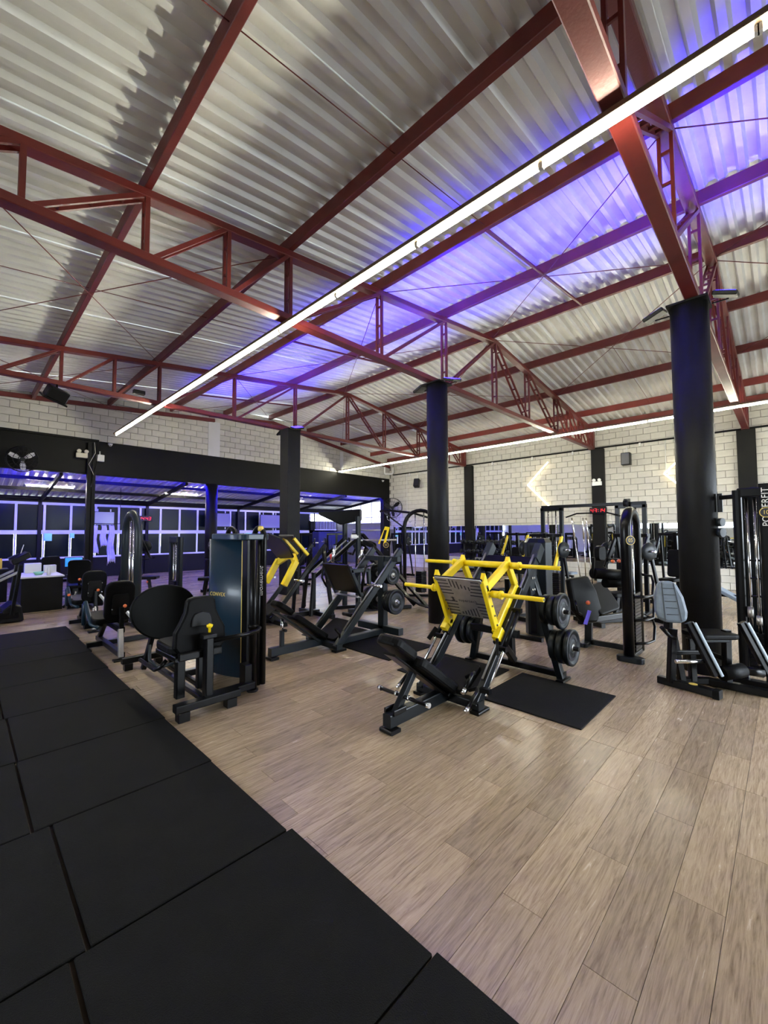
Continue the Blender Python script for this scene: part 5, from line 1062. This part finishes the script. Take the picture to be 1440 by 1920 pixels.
bo = thing('water_bottle', 'clear bottle standing on the reception desk', 'bottle', (1.40, 11.75, 0.75)); MB().lathe([(0, 0), (0.035, 0), (0.035, 0.13), (0.014, 0.17), (0.014, 0.20), (0, 0.20)], (0, 0, 0), (0, 0, 1), 14).build('body', 'white_plastic', bo); Cy(bo, 'cap', 'white_plastic', (0, 0, 0.20), (0, 0, 0.215), 0.016)
gb = thing('green_bowl', 'small green bowl on the reception desk', 'bowl', (1.25, 11.95, 0.75)); MB().lathe([(0.0, 0.0), (0.06, 0.0), (0.10, 0.07), (0.092, 0.07), (0.05, 0.012), (0, 0.012)], (0, 0, 0), (0, 0, 1), 18).build('body', 'green_plastic', gb)
for k, (x, y, w, h, lab) in enumerate(((1.22, 12.75, 0.30, 0.22, 'white paper box at the back of the desk'), (1.52, 12.6, 0.22, 0.17, 'white paper stack near the right back of the desk'))): tag(MB().bb(x-w/2, x+w/2, y-0.1, y+0.1, 0.75, 0.75+h).build('paper_box', 'paper', bevel=0.004), lab, 'box')
tag(MB().bb(0.50, 0.75, 13.9, 14.1, 0.80, 1.05).build('carton', 'cardboard_yellow', bevel=0.004), 'yellow carton on the far counter at the left edge', 'box'); ctr = thing('counter', 'dark counter below the windows at the left edge', 'counter', (0.4, 14.0, 0)); Bx(ctr, 'body', 'black_paint', (0, 0, 0.38), (0.9, 0.5, 0.76)); Bx(ctr, 'counter_top', 'black_plastic', (0, 0, 0.78), (0.94, 0.54, 0.04))
# treadmill console at the left edge
tm = thing('treadmill', 'dark treadmill with slanted console left of the desk', 'treadmill', (0.60, 10.75, 0))
Bx(tm, 'deck', 'black_steel', (-0.5, 0.0, 0.14), (1.5, 0.72, 0.14), bevel=0.03); Bx(tm, 'belt', 'rubber', (-0.55, 0.0, 0.214), (1.3, 0.48, 0.012)); MB().prism([(-0.05, 0.02), (0.30, 0.02), (0.26, 0.30), (0.12, 0.36), (0.0, 0.25)], (0.0, 0, 0.0), UX, UZ, 0.70).build('motor_hood', 'black_plastic', tm, bevel=0.02)
for s in (-1, 1): S(tm, 'upright', 'black_steel', (0.12, s*0.34, 0.15), (0.22, s*0.34, 1.08), 0.06, 0.09, up=(0, 1, 0)); S(tm, 'side_rail', 'worn_steel', (0.2, s*0.36, 0.95), (-0.22, s*0.36, 0.72), 0.035, 0.05)
MB().prism([(-0.10, -0.05), (0.16, 0.10), (0.12, 0.20), (-0.14, 0.05)], (0.22, 0, 1.12), UX, UZ, 0.72).build('console', 'black_plastic', tm, bevel=0.015); Bx(tm, 'display', 'slate_steel', (0.14, 0, 1.235), (0.18, 0.34, 0.01), (0, -0.52, 0)); S(tm, 'cup_arm', 'paper', (0.25, 0.1, 1.28), (0.29, 0.1, 1.45), 0.04, 0.01)
# fans
def fan(loc, d, R, lab, wall=True, blade='black_plastic', cage=True):
    t = thing('wall_fan', lab, 'fan', loc); d = V(d).normalized(); u = V((0, 0, 1)); a = d.cross(u).normalized(); b = a.cross(d).normalized(); c = V((0, 0, 0))
    Cy(t, 'hub', 'black_plastic', c-d*0.10, c+d*0.05, R*0.16, 16)
    for k in range(3):
        an = math.radians(20+120*k); e = a*math.cos(an)+b*math.sin(an); f = d.cross(e)
        MB().prism([(0.10*R, -0.06*R), (0.45*R, -0.22*R), (0.85*R, -0.20*R), (0.92*R, 0.05*R), (0.6*R, 0.16*R), (0.12*R, 0.07*R)], c, e, (f+d*0.35).normalized(), 0.008).build('blade', blade, t)
    if cage:
        cg = MB()
        for rr, dd in ((R, 0.0), (R, -0.09), (R*.97, 0.05), (R*0.62, 0.085), (R*.3, 0.095)):
            cg.tube([c+d*dd+(a*math.cos(2*math.pi*i/28)+b*math.sin(2*math.pi*i/28))*rr for i in range(28)], 0.008, 5, True)
        for i in range(20):
            an = 2*math.pi*i/20; e = a*math.cos(an)+b*math.sin(an)
            cg.tube([c+d*0.10+e*R*0.16, c+d*0.085+e*R*0.62, c+e*R, c-d*0.09+e*R, c-d*0.12+e*R*0.2], 0.0035, 4)
        cg.build('cage', 'black_steel', t)
    S(t, 'wall_arm', 'black_steel', c-d*0.10, c-d*0.26-V((0, 0, 0.06)), 0.05, 0.05)
    return t
fan((14.75, 13.80, 2.86), (-0.9, -0.55, -0.05), 0.48, 'large round black wall fan in the back corner')
fan((1.07, 14.16, 3.60), (0.1, -1, -0.15), 0.33, 'dark wall fan with pale blades on the black beam', blade='frame_white', cage=True)
# spotlight and sensor on the far truss
sp = thing('stage_spotlight', 'black box spotlight hanging under the far truss', 'spotlight', (1.20, 9.86, 4.32)); R_ = Euler((0.5, 0.25, 0.3)).to_matrix()
MB().box((0, 0, 0), (0.34, 0.24, 0.22), R_).build('housing', 'black_plastic', sp, bevel=0.02); MB().box(R_ @ V((0, 0, -0.12)), (0.40, 0.28, 0.03), R_).build('visor', 'black_plastic', sp); S(sp, 'yoke', 'black_steel', (0, 0.04, 0.08), (0, 0.05, 0.18), 0.12, 0.03)
sn_ = thing('sensor_box', 'small dark sensor box on the far truss chord', 'sensor', (2.56, 9.84, 4.60)); Bx(sn_, 'box', 'black_plastic', (0, -0.08, 0.06), (0.22, 0.10, 0.08))
# grating and blue cabinet at the annex end
gr = thing('grating_panel', 'violet lit barred grating near the annex end', 'grating', (13.6, 17.6, 0)); Bx(gr, 'frame_top', 'frame_white', (0, 0, 2.66), (1.5, 0.04, 0.05)); Bx(gr, 'frame_bottom', 'frame_white', (0, 0, 1.80), (1.5, 0.04, 0.05))
for k in range(16): Bx(gr, 'bar', 'frame_white', (-0.72+k*0.096, 0, 2.23), (0.02, 0.02, 0.84), bevel=0)
for s in (-0.74, 0.74): S(gr, 'post', 'black_steel', (s, 0, 0), (s, 0, 2.68), 0.05, 0.05, up=(1, 0, 0))
bc = thing('blue_cabinet', 'dark blue storage cabinet below the grating', 'cabinet', (13.3, 17.0, 0)); Bx(bc, 'body', 'skirt_blue', (0, 0, 0.85), (1.6, 0.5, 1.7)); 
for s in (-1, 1): dd = Bx(bc, 'door', 'skirt_blue', (s*0.4, -0.26, 0.85), (0.78, 0.02, 1.62)); Bx(dd, 'handle', 'chrome', (s*0.07, -0.28, 0.95), (0.02, 0.02, 0.16))
# red cup and towel on the dark leg press
ct = thing('red_cup', 'small red cup on the hoop of the dark leg press', 'cup', (4.34, 5.44, 1.222)); MB().lathe([(0, 0), (0.03, 0), (0.04, 0.09), (0.033, 0.09), (0.026, 0.008), (0, 0.008)], (0, 0, 0), (0, 0, 1), 16).build('body', 'red_cloth', ct)
